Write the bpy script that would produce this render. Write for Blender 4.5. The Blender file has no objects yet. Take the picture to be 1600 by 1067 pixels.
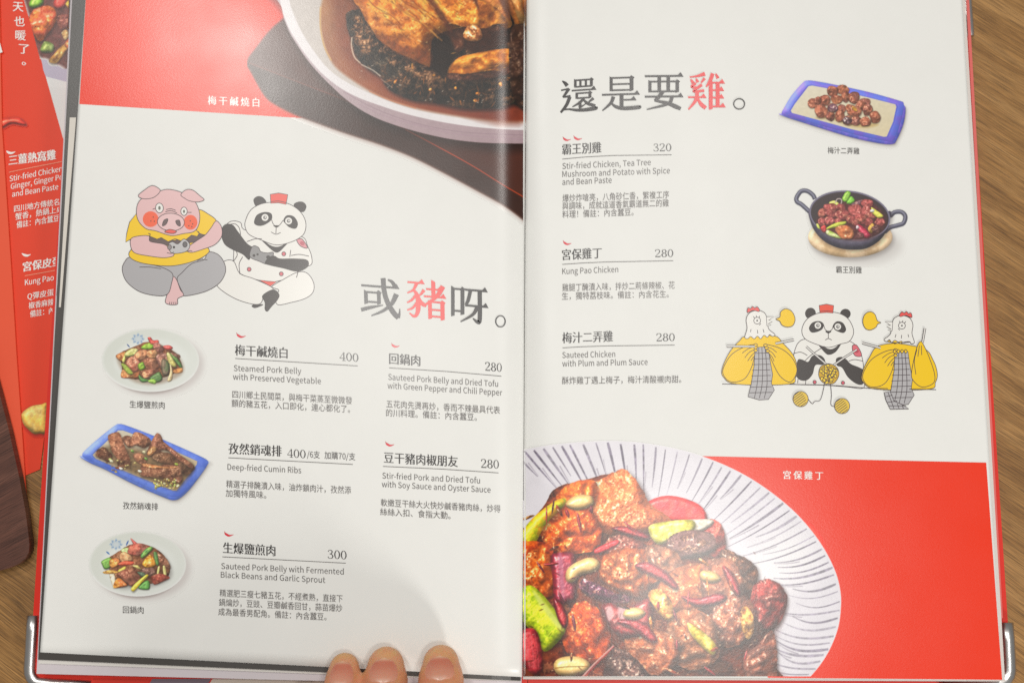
import bpy, bmesh, math, os, random
import numpy as np
from mathutils import Vector, Matrix
from mathutils.geometry import tessellate_polygon

scene = bpy.context.scene
C = scene.collection

# ------------------------------------------------------------------ camera
D, TILT, FPX = 0.451, math.radians(8.0), 1555.0
CAM = np.array([0.0, -D * math.sin(TILT), D * math.cos(TILT)])
cd = bpy.data.cameras.new('camera')
cam = bpy.data.objects.new('camera', cd)
C.objects.link(cam)
cam.location = CAM
cam.rotation_euler = (TILT, 0, 0)
cd.sensor_width = 36.0
cd.lens = 36.0 * FPX / 1600.0
cd.clip_start, cd.clip_end = 0.01, 50.0
cd.dof.use_dof = True
cd.dof.focus_distance = 0.440
cd.dof.aperture_fstop = 4.5
scene.camera = cam

# ------------------------------------------------------------------ world, lamps, exposure
w = bpy.data.worlds.new('World')
scene.world = w
w.use_nodes = True
bg = w.node_tree.nodes['Background']
bg.inputs[0].default_value = (1.0, 0.97, 0.93, 1)
bg.inputs[1].default_value = 0.22
LAMPS = [  # two rows of ceiling downlights and one added low lamp, there to throw the hand's shadow: x, y, z, diameter, watts
    (-0.61, 0.84, 1.60, 0.22, 5.2),
    (-0.28, 0.27, 1.60, 0.20, 3.5),
    (0.32, 0.68, 1.60, 0.20, 2.35),
    (0.32, 0.31, 1.60, 0.20, 2.0),
    (0.345, -0.25, 1.60, 0.22, 4.1),
    (0.58, -1.16, 0.48, 0.22, 7.6),
]
for i, (lx, ly, lz, dia, watt) in enumerate(LAMPS):
    ld = bpy.data.lights.new('ceiling_or_added_lamp', 'AREA')
    ld.shape = 'DISK'
    ld.size = dia
    ld.energy = watt
    ld.color = (1.0, 0.975, 0.93)
    lo = bpy.data.objects.new('ceiling_or_added_lamp', ld)
    C.objects.link(lo)
    lo.location = (lx, ly, lz)
    lo.rotation_euler = (Vector((0, 0, 0)) - lo.location).to_track_quat('-Z', 'Y').to_euler()
scene.view_settings.view_transform = 'Standard'
scene.view_settings.look = 'None'
scene.view_settings.exposure = 0.05
scene.view_settings.gamma = 1.0
scene.view_settings.use_curve_mapping = False
scene.cycles.use_denoising = False
scene.cycles.max_bounces = 6
scene.cycles.sample_clamp_indirect = 4.0

# ------------------------------------------------------------------ helpers: pixels of the photo -> the real surface
def rays(px, py):
    px = np.asarray(px, float); py = np.asarray(py, float)
    a = (px - 800.0) / FPX
    b = -(py - 533.5) / FPX
    s, c = math.sin(TILT), math.cos(TILT)
    return np.stack([a, s + b * c, -c + b * s], -1)

def unproj(px, py, z):
    d = rays(px, py)
    k = (np.asarray(z) - CAM[2]) / d[..., 2]
    return CAM + d * k[..., None]

GUT = 0.0056                     # where the two pages meet

def z_left(x, y):                # flat leaf that dives into the gutter
    u = np.clip((GUT - x) / 0.018, 0, 1)
    return 0.0112 - 0.0040 * (1 - u) ** 3.4

def z_right(x, y):
    u = np.clip((x - GUT) / 0.022, 0, 1)
    return 0.0112 - 0.0036 * (1 - u) ** 3.0

def flat(z0):
    return lambda x, y: np.full(np.shape(x), z0)

def onto(px, py, zf, lift=0.0):
    px = np.asarray(px, float); py = np.asarray(py, float)
    z = np.full(px.shape, 0.008)
    for _ in range(7):
        p = unproj(px, py, z)
        z = zf(p[..., 0], p[..., 1]) + lift
    return unproj(px, py, z)

def lin(c):
    c = np.asarray(c, float) / 255.0
    return np.where(c <= 0.04045, c / 12.92, ((c + 0.055) / 1.055) ** 2.4)

# ------------------------------------------------------------------ helpers: objects
def tag(o, label=None, cat=None, group=None, kind=None):
    if label: o['label'] = label
    if cat: o['category'] = cat
    if group: o['group'] = group
    if kind: o['kind'] = kind
    return o

def empty(name, loc):
    o = bpy.data.objects.new(name, None)
    C.objects.link(o)
    o.location = loc
    o.empty_display_size = 0.02
    return o

def link_mesh(name, me, mat, parent=None, smooth=False):
    me.materials.append(mat)
    o = bpy.data.objects.new(name, me)
    C.objects.link(o)
    if parent is not None:
        o.parent = parent
        if parent.type == 'EMPTY':          # meshes are built in world coordinates
            o.matrix_parent_inverse = Matrix.Translation(-parent.location)
    if smooth:
        me.polygons.foreach_set('use_smooth', np.ones(len(me.polygons), bool))
    return o

class MB:
    """collects pieces and links them as ONE mesh object with a colour per vertex"""
    def __init__(self):
        self.v = []; self.f = []; self.c = []; self.n = 0
    def add(self, verts, faces, col):
        verts = np.asarray(verts, float).reshape(-1, 3)
        col = np.asarray(col, float)
        if col.ndim == 1:
            col = np.tile(col[None, :3], (len(verts), 1))
        self.v.append(verts); self.c.append(col[:, :3])
        self.f += [tuple(int(i) + self.n for i in f) for f in faces]
        self.n += len(verts)
    def build(self, name, mat, parent=None, smooth=False):
        me = bpy.data.meshes.new(name)
        V = np.concatenate(self.v)
        me.from_pydata(V.tolist(), [], self.f)
        at = me.attributes.new('Col', 'FLOAT_COLOR', 'POINT')
        cc = np.ones((len(V), 4), np.float32); cc[:, :3] = np.concatenate(self.c)
        at.data.foreach_set('color', cc.ravel())
        me.update()
        return link_mesh(name, me, mat, parent, smooth)

def grid_mesh(name, P, Cl, keep, mat, parent):
    """P: HxWx3 vertices, Cl: HxWx3 linear colours, keep: (H-1)x(W-1) cells"""
    H, W = P.shape[:2]
    idx = np.arange(H * W).reshape(H, W)
    q = np.stack([idx[1:, :-1], idx[1:, 1:], idx[:-1, 1:], idx[:-1, :-1]], -1)[keep]
    used, inv = np.unique(q, return_inverse=True)
    inv = inv.reshape(-1)
    V = P.reshape(-1, 3)[used].astype(np.float32)
    col = np.ones((len(used), 4), np.float32); col[:, :3] = Cl.reshape(-1, 3)[used]
    me = bpy.data.meshes.new(name)
    nf = len(inv) // 4
    me.vertices.add(len(V)); me.vertices.foreach_set('co', V.ravel())
    me.loops.add(nf * 4); me.loops.foreach_set('vertex_index', inv.astype(np.int32))
    me.polygons.add(nf)
    me.polygons.foreach_set('loop_start', np.arange(0, nf * 4, 4, dtype=np.int32))
    me.update(calc_edges=True)
    at = me.attributes.new('Col', 'FLOAT_COLOR', 'POINT')
    at.data.foreach_set('color', col.ravel())
    me.validate()
    return link_mesh(name, me, mat, parent, True)

def quad_grid(tl, tr, br, bl, nx, ny):
    u = np.linspace(0, 1, nx + 1)[None, :]; v = np.linspace(0, 1, ny + 1)[:, None]
    f = lambda i: (tl[i] * (1 - u) + tr[i] * u) * (1 - v) + (bl[i] * (1 - u) + br[i] * u) * v
    return f(0), f(1)

def sheet(mb, tl, tr, br, bl, zf, lift, col, nx=60, ny=60, thick=0.00022, cfun=None):
    """a sheet with real thickness that follows the surface zf"""
    X, Y = quad_grid(tl, tr, br, bl, nx, ny)
    P = onto(X, Y, zf, lift)
    H, W = X.shape
    Q = P.copy(); Q[..., 2] -= thick
    idx = np.arange(H * W).reshape(H, W)
    q = np.stack([idx[1:, :-1], idx[1:, 1:], idx[:-1, 1:], idx[:-1, :-1]], -1).reshape(-1, 4)
    faces = [tuple(a) for a in q] + [tuple(a[::-1] + H * W) for a in q]
    ring = list(idx[0, :]) + list(idx[1:, -1]) + list(idx[-1, -2::-1]) + list(idx[-2:0:-1, 0])
    n = len(ring)
    for i in range(n):
        a, b = ring[i], ring[(i + 1) % n]
        faces.append((a, b, b + H * W, a + H * W))
    c = np.tile(np.asarray(col, float)[None, :], (2 * H * W, 1))
    if cfun is not None:
        c[:H * W] = cfun(X.ravel(), Y.ravel())
    mb.add(np.concatenate([P.reshape(-1, 3), Q.reshape(-1, 3)]), faces, c)

# ------------------------------------------------------------------ materials
def new_mat(name):
    m = bpy.data.materials.new(name)
    m.use_nodes = True
    nt = m.node_tree
    return m, nt, nt.nodes['Principled BSDF']

def grain_bump(nt, b, scale, dist, strength=1.0, detail=2.0):
    tc = nt.nodes.new('ShaderNodeTexCoord')
    no = nt.nodes.new('ShaderNodeTexNoise')
    no.inputs['Scale'].default_value = scale
    no.inputs['Detail'].default_value = detail
    bu = nt.nodes.new('ShaderNodeBump')
    bu.inputs['Strength'].default_value = strength
    bu.inputs['Distance'].default_value = dist
    nt.links.new(tc.outputs['Object'], no.inputs['Vector'])
    nt.links.new(no.outputs['Fac'], bu.inputs['Height'])
    nt.links.new(bu.outputs['Normal'], b.inputs['Normal'])
    return tc, no, bu

def print_mat(name, rough, spec, bump=0.00001, scale=1600.0):
    m, nt, b = new_mat(name)
    a = nt.nodes.new('ShaderNodeAttribute'); a.attribute_name = 'Col'
    nt.links.new(a.outputs['Color'], b.inputs['Base Color'])
    b.inputs['Roughness'].default_value = rough
    b.inputs['Specular IOR Level'].default_value = spec
    if bump:
        pn = nt.nodes.new('ShaderNodeTexNoise'); pn.inputs['Scale'].default_value = 70.0; pn.inputs['Detail'].default_value = 8.0
        pn.inputs['Roughness'].default_value = 0.7
        pr = nt.nodes.new('ShaderNodeMapRange')
        pr.inputs['From Min'].default_value = 0.25; pr.inputs['From Max'].default_value = 0.75
        pr.inputs['To Min'].default_value = 0.982; pr.inputs['To Max'].default_value = 1.01
        pm = nt.nodes.new('ShaderNodeMix'); pm.data_type = 'RGBA'; pm.blend_type = 'MULTIPLY'; pm.inputs['Factor'].default_value = 1.0
        nt.links.new(pn.outputs['Fac'], pr.inputs['Value'])
        nt.links.new(a.outputs['Color'], pm.inputs['A']); nt.links.new(pr.outputs['Result'], pm.inputs['B'])
        nt.links.new(pm.outputs['Result'], b.inputs['Base Color'])
        tc, no, bu = grain_bump(nt, b, scale, bump)
        # handled paper: a slightly uneven sheen
        nt.links.new(tc.outputs['Object'], pn.inputs['Vector'])
        sm = nt.nodes.new('ShaderNodeTexNoise'); sm.inputs['Scale'].default_value = 30.0; sm.inputs['Detail'].default_value = 2.0
        nt.links.new(tc.outputs['Object'], sm.inputs['Vector'])
        mr = nt.nodes.new('ShaderNodeMapRange')
        mr.clamp = False
        mr.inputs['From Min'].default_value = 0.3; mr.inputs['From Max'].default_value = 0.7
        mr.inputs['To Min'].default_value = rough - 0.02; mr.inputs['To Max'].default_value = rough + 0.025
        nt.links.new(sm.outputs['Fac'], mr.inputs['Value']); nt.links.new(mr.outputs['Result'], b.inputs['Roughness'])
    return m

M_PAPER = print_mat('coated_paper', 0.36, 0.42, 0.000010, 1300)
M_PRINT = print_mat('printed_ink', 0.27, 0.80, 0.000016, 1300)
M_TEXT = print_mat('text_ink', 0.28, 0.78, 0)
M_BOARD = print_mat('laminated_board', 0.38, 0.5, 0.00001, 900)
M_SLEEVE = print_mat('black_sleeve', 0.34, 1.0, 0.00002, 1100)
M_FLYER = print_mat('leaflet_paper', 0.40, 0.4, 0.000008, 1200)

M_METAL, nt, b = new_mat('nickel_metal')
b.inputs['Base Color'].default_value = (0.62, 0.61, 0.60, 1)
b.inputs['Metallic'].default_value = 1.0
b.inputs['Roughness'].default_value = 0.33
grain_bump(nt, b, 260, 0.00004)

def wood(name, dark, mid, light, ang, rough, sc=1.0):
    m, nt, b = new_mat(name)
    L = nt.links.new
    tc = nt.nodes.new('ShaderNodeTexCoord')
    mp0 = nt.nodes.new('ShaderNodeMapping'); mp0.inputs['Rotation'].default_value = (0, 0, ang)
    L(tc.outputs['Object'], mp0.inputs['Vector'])
    warp = nt.nodes.new('ShaderNodeTexNoise'); warp.inputs['Scale'].default_value = 9 * sc
    L(mp0.outputs['Vector'], warp.inputs['Vector'])
    wm = nt.nodes.new('ShaderNodeVectorMath'); wm.operation = 'MULTIPLY_ADD'
    wm.inputs[1].default_value = (0.0, 0.012, 0.0)
    L(warp.outputs['Color'], wm.inputs[0]); L(mp0.outputs['Vector'], wm.inputs[2])
    def streak(sx, sy, det, rgh):
        mp = nt.nodes.new('ShaderNodeMapping'); mp.inputs['Scale'].default_value = (sx * sc, sy * sc, sc)
        L(wm.outputs['Vector'], mp.inputs['Vector'])
        n = nt.nodes.new('ShaderNodeTexNoise'); n.inputs['Scale'].default_value = 1.0
        n.inputs['Detail'].default_value = det; n.inputs['Roughness'].default_value = rgh
        L(mp.outputs['Vector'], n.inputs['Vector'])
        return n
    a = streak(7, 95, 5, 0.6)
    f = streak(45, 2300, 3, 0.65)
    p = streak(90, 3400, 2, 0.5)
    r1 = nt.nodes.new('ShaderNodeValToRGB')
    e = r1.color_ramp.elements
    e[0].position, e[0].color = 0.30, (*dark, 1)
    e[1].position, e[1].color = 0.72, (*light, 1)
    k = e.new(0.5); k.color = (*mid, 1)
    L(a.outputs['Fac'], r1.inputs['Fac'])
    mx = nt.nodes.new('ShaderNodeMix'); mx.data_type = 'RGBA'; mx.blend_type = 'OVERLAY'
    mx.inputs['Factor'].default_value = 0.75
    fr = nt.nodes.new('ShaderNodeMapRange')
    fr.inputs['From Min'].default_value = 0.30; fr.inputs['From Max'].default_value = 0.70
    fr.inputs['To Min'].default_value = 0.12; fr.inputs['To Max'].default_value = 0.88
    L(f.outputs['Fac'], fr.inputs['Value'])
    L(r1.outputs['Color'], mx.inputs['A']); L(fr.outputs['Result'], mx.inputs['B'])
    r2 = nt.nodes.new('ShaderNodeValToRGB')
    e = r2.color_ramp.elements
    e[0].position, e[0].color = 0.33, (0.45, 0.42, 0.38, 1)
    e[1].position, e[1].color = 0.45, (1, 1, 1, 1)
    L(p.outputs['Fac'], r2.inputs['Fac'])
    m2 = nt.nodes.new('ShaderNodeMix'); m2.data_type = 'RGBA'; m2.blend_type = 'MULTIPLY'
    m2.inputs['Factor'].default_value = 0.8
    L(mx.outputs['Result'], m2.inputs['A']); L(r2.outputs['Color'], m2.inputs['B'])
    L(m2.outputs['Result'], b.inputs['Base Color'])
    b.inputs['Roughness'].default_value = rough
    bu = nt.nodes.new('ShaderNodeBump'); bu.inputs['Distance'].default_value = 0.00012
    bu.inputs['Strength'].default_value = 0.7
    L(f.outputs['Fac'], bu.inputs['Height']); L(bu.outputs['Normal'], b.inputs['Normal'])
    return m

M_TABLE = wood('oak_table_wood', (0.205, 0.096, 0.025), (0.335, 0.172, 0.052), (0.45, 0.25, 0.09), math.radians(33), 0.45)
M_DARKWOOD = wood('dark_board_wood', (0.066, 0.026, 0.018), (0.112, 0.044, 0.029), (0.155, 0.066, 0.044), math.radians(-30), 0.4, 1.4)

def skin_mat():
    m, nt, b = new_mat('skin')
    L = nt.links.new
    tc = nt.nodes.new('ShaderNodeTexCoord')
    at = nt.nodes.new('ShaderNodeAttribute'); at.attribute_name = 'Col'
    n = nt.nodes.new('ShaderNodeTexNoise'); n.inputs['Scale'].default_value = 260; n.inputs['Detail'].default_value = 4
    L(tc.outputs['Object'], n.inputs['Vector'])
    mx = nt.nodes.new('ShaderNodeMix'); mx.data_type = 'RGBA'; mx.blend_type = 'OVERLAY'
    mx.inputs['Factor'].default_value = 0.25
    L(at.outputs['Color'], mx.inputs['A']); L(n.outputs['Color'], mx.inputs['B'])
    hs = nt.nodes.new('ShaderNodeHueSaturation'); hs.inputs['Saturation'].default_value = 1.0
    L(mx.outputs['Result'], hs.inputs['Color'])
    L(hs.outputs['Color'], b.inputs['Base Color'])
    b.inputs['Roughness'].default_value = 0.45
    b.inputs['Subsurface Weight'].default_value = 0.25
    b.inputs['Subsurface Radius'].default_value = (0.004, 0.0014, 0.0008)
    b.inputs['Subsurface Scale'].default_value = 0.6
    v = nt.nodes.new('ShaderNodeTexVoronoi'); v.inputs['Scale'].default_value = 1500
    L(tc.outputs['Object'], v.inputs['Vector'])
    bu = nt.nodes.new('ShaderNodeBump'); bu.inputs['Distance'].default_value = 0.00011; bu.inputs['Strength'].default_value = 0.6
    L(v.outputs['Distance'], bu.inputs['Height']); L(bu.outputs['Normal'], b.inputs['Normal'])
    return m
M_SKIN = skin_mat()
M_NAIL = print_mat('fingernail', 0.22, 0.6, 0)
M_NAIL.node_tree.nodes['Principled BSDF'].inputs['Subsurface Weight'].default_value = 0.15
M_NAIL.node_tree.nodes['Principled BSDF'].inputs['Subsurface Radius'].default_value = (0.003, 0.001, 0.0006)
M_SLEEVE_CLOTH, nt, b = new_mat('knit_sleeve')
b.inputs['Base Color'].default_value = (0.03, 0.035, 0.045, 1); b.inputs['Roughness'].default_value = 0.9
grain_bump(nt, b, 900, 0.0004)

PAPER = lin((241, 241, 237))
RED = lin((246, 52, 8))
INK = lin((38, 32, 32))
# ================================================================== large structure
def box_mesh(mb, x0, x1, y0, y1, z0, z1, col):
    v = [(x0, y0, z0), (x1, y0, z0), (x1, y1, z0), (x0, y1, z0), (x0, y0, z1), (x1, y0, z1), (x1, y1, z1), (x0, y1, z1)]
    mb.add(v, [(3, 2, 1, 0), (4, 5, 6, 7), (0, 1, 5, 4), (1, 2, 6, 5), (2, 3, 7, 6), (3, 0, 4, 7)], col)

mb = MB(); box_mesh(mb, -0.75, 0.75, -0.6, 0.7, -0.03, 0.0, (0.2, 0.1, 0.05))
tag(mb.build('table_top', M_TABLE), 'warm brown oak table top with diagonal grain under the open menu', 'table', kind='structure')

def slab(mb, pts, z0, z1, col, side=None):
    """flat board whose outline is given in photo pixels, laid at height z1 with its real thickness"""
    p = np.asarray(pts, float)
    top = unproj(p[:, 0], p[:, 1], z1)
    bot = top.copy(); bot[:, 2] = z0
    n = len(p)
    tr = tessellate_polygon([[Vector(a) for a in top]])
    T = []
    for t in tr:
        a, b_, c = (top[i] for i in t)
        nz = (b_[0] - a[0]) * (c[1] - a[1]) - (b_[1] - a[1]) * (c[0] - a[0])
        T.append(tuple(t) if nz > 0 else tuple(t[::-1]))
    mb.add(top, T, col)
    V = np.concatenate([top, bot])
    F = [(i, (i + 1) % n, (i + 1) % n + n, i + n) for i in range(n)] + [tuple(x + n for x in t[::-1]) for t in T]
    mb.add(V, F, side if side is not None else col)

def arc(cx, cy, r, a0, a1, n=8):
    return [(cx + r * math.cos(math.radians(a0 + (a1 - a0) * i / n)), cy + r * math.sin(math.radians(a0 + (a1 - a0) * i / n))) for i in range(n + 1)]

# ------------------------------------------------------------------ the open menu
menu = empty('menu_book', (0, 0, 0))
tag(menu, 'open red-covered restaurant menu with white pages, food photographs and metal corners', 'menu')

COVER = lin((232, 46, 28))
mb = MB()
lx = lambda y: 113 + (46 - 113) * y / 1067.0
rx = lambda y: 1512 + (1574 - 1512) * (y - 0) / 960.0
slab(mb, [(lx(-62), -62), (828, -62), (824, 1082)] + [(lx(1074) + 16, 1082)] + arc(lx(1066) + 14, 1066, 15, 90, 180, 6), 0.0012, 0.0032, COVER)
slab(mb, [(829, -62), (rx(-62) , -62)] + arc(rx(1056) - 16, 1056, 16, 0, 90, 6) + [(825, 1074)], 0.0012, 0.0030, lin((228, 48, 34)))
mb.build('cover', M_BOARD, menu)

# leaves under the open spread
mb = MB()
sheet(mb, (118, -55), (820, -55), (812, 1064), (61, 1036), lambda x, y: z_left(x, y) - 0.0018, 0, lin((226, 222, 216)), 60, 30)
mb.build('inner_leaf', M_PAPER, menu)
# printed matter of that leaf which peeps out at its left and lower edge
lb = MB()
def flat_quad(mb, pts, z, col):
    p = np.asarray(pts, float)
    mb.add(unproj(p[:, 0], p[:, 1], z), [(3, 2, 1, 0)] if len(p) == 4 else [tuple(range(len(p)))[::-1]], col)
flat_quad(lb, [(104, 318), (116, 330), (110, 395), (96, 392)], 0.00965, lin((176, 122, 98)))
flat_quad(lb, [(94, 398), (110, 400), (104, 462), (88, 462)], 0.00965, lin((150, 104, 100)))
flat_quad(lb, [(90, 470), (106, 472), (100, 560), (82, 556)], 0.00965, lin((196, 188, 186)))
bmo = lb.build('leaf_print', M_PRINT, menu)

mb = MB()
sheet(mb, (113, -55), (824, -55), (815, 1071), (57, 1052), lambda x, y: z_left(x, y) - 0.0026, 0, lin((214, 206, 210)), 60, 30)
mb.build('inner_leaf', M_PAPER, menu)
lb = MB()
flat_quad(lb, [(146, 1060.5), (236, 1060.5), (222, 1082), (140, 1082)], 0.00345, lin((212, 48, 30)))
flat_quad(lb, [(238, 1060), (330, 1060), (316, 1082), (224, 1082)], 0.00345, lin((120, 104, 116)))
flat_quad(lb, [(332, 1060), (520, 1061), (520, 1082), (318, 1082)], 0.00345, lin((214, 200, 186)))
flat_quad(lb, [(520, 1061), (730, 1062), (730, 1082), (520, 1082)], 0.00345, lin((200, 192, 168)))
flat_quad(lb, [(732, 1061), (802, 1061), (800, 1082), (732, 1082)], 0.00345, lin((70, 64, 60)))
lb.build('leaf_print', M_PRINT, menu)

# black-edged clear pocket behind the left page
mb = MB()
zf = lambda x, y: z_left(x, y) - 0.0009
sheet(mb, (115.5, -55), (822.5, -55), (813.5, 1063), (59.5, 1030), zf, 0, lin((64, 60, 56)), 50, 30)
mb.build('pocket_sleeve', M_SLEEVE, menu)
mb = MB()
sheet(mb, (109, 184), (119, 184), (95, 480), (92, 480), zf, 0.00025, lin((222, 216, 206)), 2, 20, 0.00015)
mb.build('pocket_liner', M_PAPER, menu)

# the two open pages
mb = MB()
sheet(mb, (137.2, -50), (823.5, -50), (815.5, 1057), (62.5, 1018.5), z_left, 0, PAPER, 150, 60)
page_l = tag(mb.build('page', M_PAPER, menu, True), 'left-hand page with pork dishes')
mb = MB()
sheet(mb, (823.5, -50), (1500.5, -50), (1566, 1062), (816.5, 1056), z_right, 0, PAPER, 150, 60)
page_r = tag(mb.build('page', M_PAPER, menu, True), 'right-hand page with chicken dishes')
mb = MB()
sheet(mb, (824, -50), (1505, -50), (1570.5, 1064), (817, 1060.5), lambda x, y: z_right(x, y) - 0.0011, 0, lin((222, 214, 208)), 60, 30)
mb.build('pocket_sleeve', M_PAPER, menu)
mb = MB()
sheet(mb, (1507, -50), (1511.5, -50), (1567, 965), (1562, 965), flat(0.0096), 0, lin((226, 110, 104)), 2, 30, 0.0003)  # red edge strip, paled by plastic glare put into its colour
mb.build('pocket_liner', M_BOARD, menu)

# metal corners: bent nickel channel round the board edge
def tube(mb, pts, radii, col=(0.6, 0.6, 0.6), seg=14, flatten=1.0):
    pts = [Vector(p) for p in pts]
    n = len(pts); V = []; F = []
    up = Vector((0, 0, 1))
    for i, p in enumerate(pts):
        t = (pts[min(i + 1, n - 1)] - pts[max(i - 1, 0)]).normalized()
        a = t.cross(up).normalized(); b2 = a.cross(t)
        for k in range(seg):
            th = 2 * math.pi * k / seg
            V.append(p + a * radii[i] * math.cos(th) + b2 * radii[i] * flatten * math.sin(th))
    for i in range(n - 1):
        for k in range(seg):
            F.append((i * seg + k, i * seg + (k + 1) % seg, (i + 1) * seg + (k + 1) % seg, (i + 1) * seg + k))
    F.append(tuple(range(seg))[::-1]); F.append(tuple((n - 1) * seg + k for k in range(seg)))
    mb.add([tuple(v) for v in V], F, col)

def corner(path, r, z):
    p = np.asarray(path, float)
    P = unproj(p[:, 0], p[:, 1], z)
    mb = MB(); tube(mb, P, [r] * len(P), seg=18, flatten=0.75)
    o = mb.build('metal_corner', M_METAL, menu, True)
    return o
corner([(51.5, 961), (50, 985), (48, 1020), (46.5, 1043)] + [(47, 1051), (49.5, 1058), (54, 1063.5), (60, 1067)] + [(80, 1069), (110, 1070.5), (142, 1072)], 0.0026, 0.0034)
corner([(1573, 972), (1575, 1000), (1576.5, 1030), (1577, 1046), (1575.5, 1054), (1571, 1061), (1564, 1066), (1556, 1069), (1500, 1072), (1470, 1073)], 0.0028, 0.0038)
corner([(1514, 57), (1511.5, 20), (1509, -20), (1507, -45), (1502, -56), (1492, -62), (1450, -64), (1410, -65)], 0.0024, 0.0036)
corner([(113, 45), (115, 0), (117, -40), (120, -54), (130, -62), (170, -64), (215, -65)], 0.0022, 0.0022)

# ------------------------------------------------------------------ folded red leaflet under the menu
leaf = empty('red_leaflet', tuple(unproj(60.0, 300.0, 0.0)))
tag(leaf, 'folded glossy red leaflet with white lettering, lying half under the open menu', 'leaflet')
LRED = lin((236, 70, 42))
mb = MB(); slab(mb, [(-40, -60), (140, -60), (118, 300), (62.5, 733), (41, 742), (24, 742), (-20, 300)], 0.0002, 0.0006, LRED)
p2 = tag(mb.build('panel', M_FLYER, leaf), 'wider inner panel with dish names')
mb = MB(); slab(mb, [(-70, -60), (-2, -60), (3, 200), (18, 430), (26, 560), (36, 700), (45.5, 850), (38, 850), (-40, 560)], 0.0009, 0.0016, lin((240, 92, 60)))
p1 = tag(mb.build('panel', M_FLYER, leaf), 'narrow folded-over panel tapering to a point')

# ------------------------------------------------------------------ dark wooden board at the table edge
mb = MB()
slab(mb, [(-330, 590), (-318, 574), (-300, 566), (-60, 520), (-34, 522), (-22, 538), (0, 618), (14, 672), (30, 745), (40, 800), (44, 832), (46, 850), (45, 862), (40, 872), (30, 880), (14, 887), (-20, 896), (-120, 915), (-240, 938), (-262, 936), (-274, 920)], 0.0018, 0.0062, lin((70, 34, 28)))
bo = mb.build('wooden_board', M_DARKWOOD)
bv = bo.modifiers.new('bevel', 'BEVEL'); bv.width = 0.0006; bv.segments = 3; bv.limit_method = 'ANGLE'
tag(bo, 'dark brown wooden board with rounded corner resting on the tip of the red leaflet', 'board')
# ================================================================== lettering and line art
def catmull(P, closed, sub):
    P = np.asarray(P, float); n = len(P)
    if n < 3: return P
    out = []
    rng = range(n) if closed else range(n - 1)
    for i in rng:
        if closed:
            a, b_, c, d = P[(i - 1) % n], P[i], P[(i + 1) % n], P[(i + 2) % n]
        else:
            b_, c = P[i], P[i + 1]
            a = P[i - 1] if i > 0 else 2 * b_ - c
            d = P[i + 2] if i + 2 < n else 2 * c - b_
        for k in range(sub):
            t = k / sub
            out.append(0.5 * ((2 * b_) + (-a + c) * t + (2 * a - 5 * b_ + 4 * c - d) * t * t + (-a + 3 * b_ - 3 * c + d) * t ** 3))
    if not closed: out.append(P[-1])
    return np.array(out)

class Ink:
    """flat printing laid on a page; every piece a few microns above the one before"""
    def __init__(self, zf, base=0.00012, step=0.0000025):
        self.mb = MB(); self.zf = zf; self.lift = base; self.step = step
    def pts(self, p):
        p = np.asarray(p, float)
        return onto(p[:, 0], p[:, 1], self.zf, self.lift)
    def poly(self, p, col):
        p = np.asarray(p, float)
        tr = tessellate_polygon([[Vector((a[0], -a[1], 0)) for a in p]])
        F = []
        for t in tr:
            a, b_, c = (p[i] for i in t)
            nz = -((b_[0] - a[0]) * (c[1] - a[1]) - (b_[1] - a[1]) * (c[0] - a[0]))
            if abs(nz) < 1e-9: continue
            F.append(tuple(t) if nz > 0 else tuple(t[::-1]))
        self.mb.add(self.pts(p), F, col); self.lift += self.step
    def strip(self, L, R, col):
        L = np.asarray(L, float); R = np.asarray(R, float); n = len(L)
        V = self.pts(np.concatenate([L, R]))
        F = [(i, i + 1, n + i + 1, n + i) for i in range(n - 1)]
        a, b_, c = L[0], L[1], R[0]
        if (b_[0] - a[0]) * (c[1] - a[1]) - (b_[1] - a[1]) * (c[0] - a[0]) > 0: F = [f[::-1] for f in F]
        self.mb.add(V, F, col); self.lift += self.step
    def line(self, p, wd, col, closed=False):
        p = np.asarray(p, float)
        if closed: p = np.concatenate([p, p[:1]])
        t = np.gradient(p, axis=0)
        t /= np.maximum(np.linalg.norm(t, axis=1, keepdims=True), 1e-9)
        if closed:
            tt = p[1] - p[-2]; tt = tt / max(np.linalg.norm(tt), 1e-9); t[0] = tt; t[-1] = tt
        nn = np.stack([-t[:, 1], t[:, 0]], -1)
        ww = (np.asarray(wd, float) * np.ones(len(p)))[:, None] / 2
        self.strip(p - nn * ww, p + nn * ww, col)
    def build(self, name, mat, parent, label=None):
        o = self.mb.build(name, mat, parent)
        if label: o['label'] = label
        return o

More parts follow.
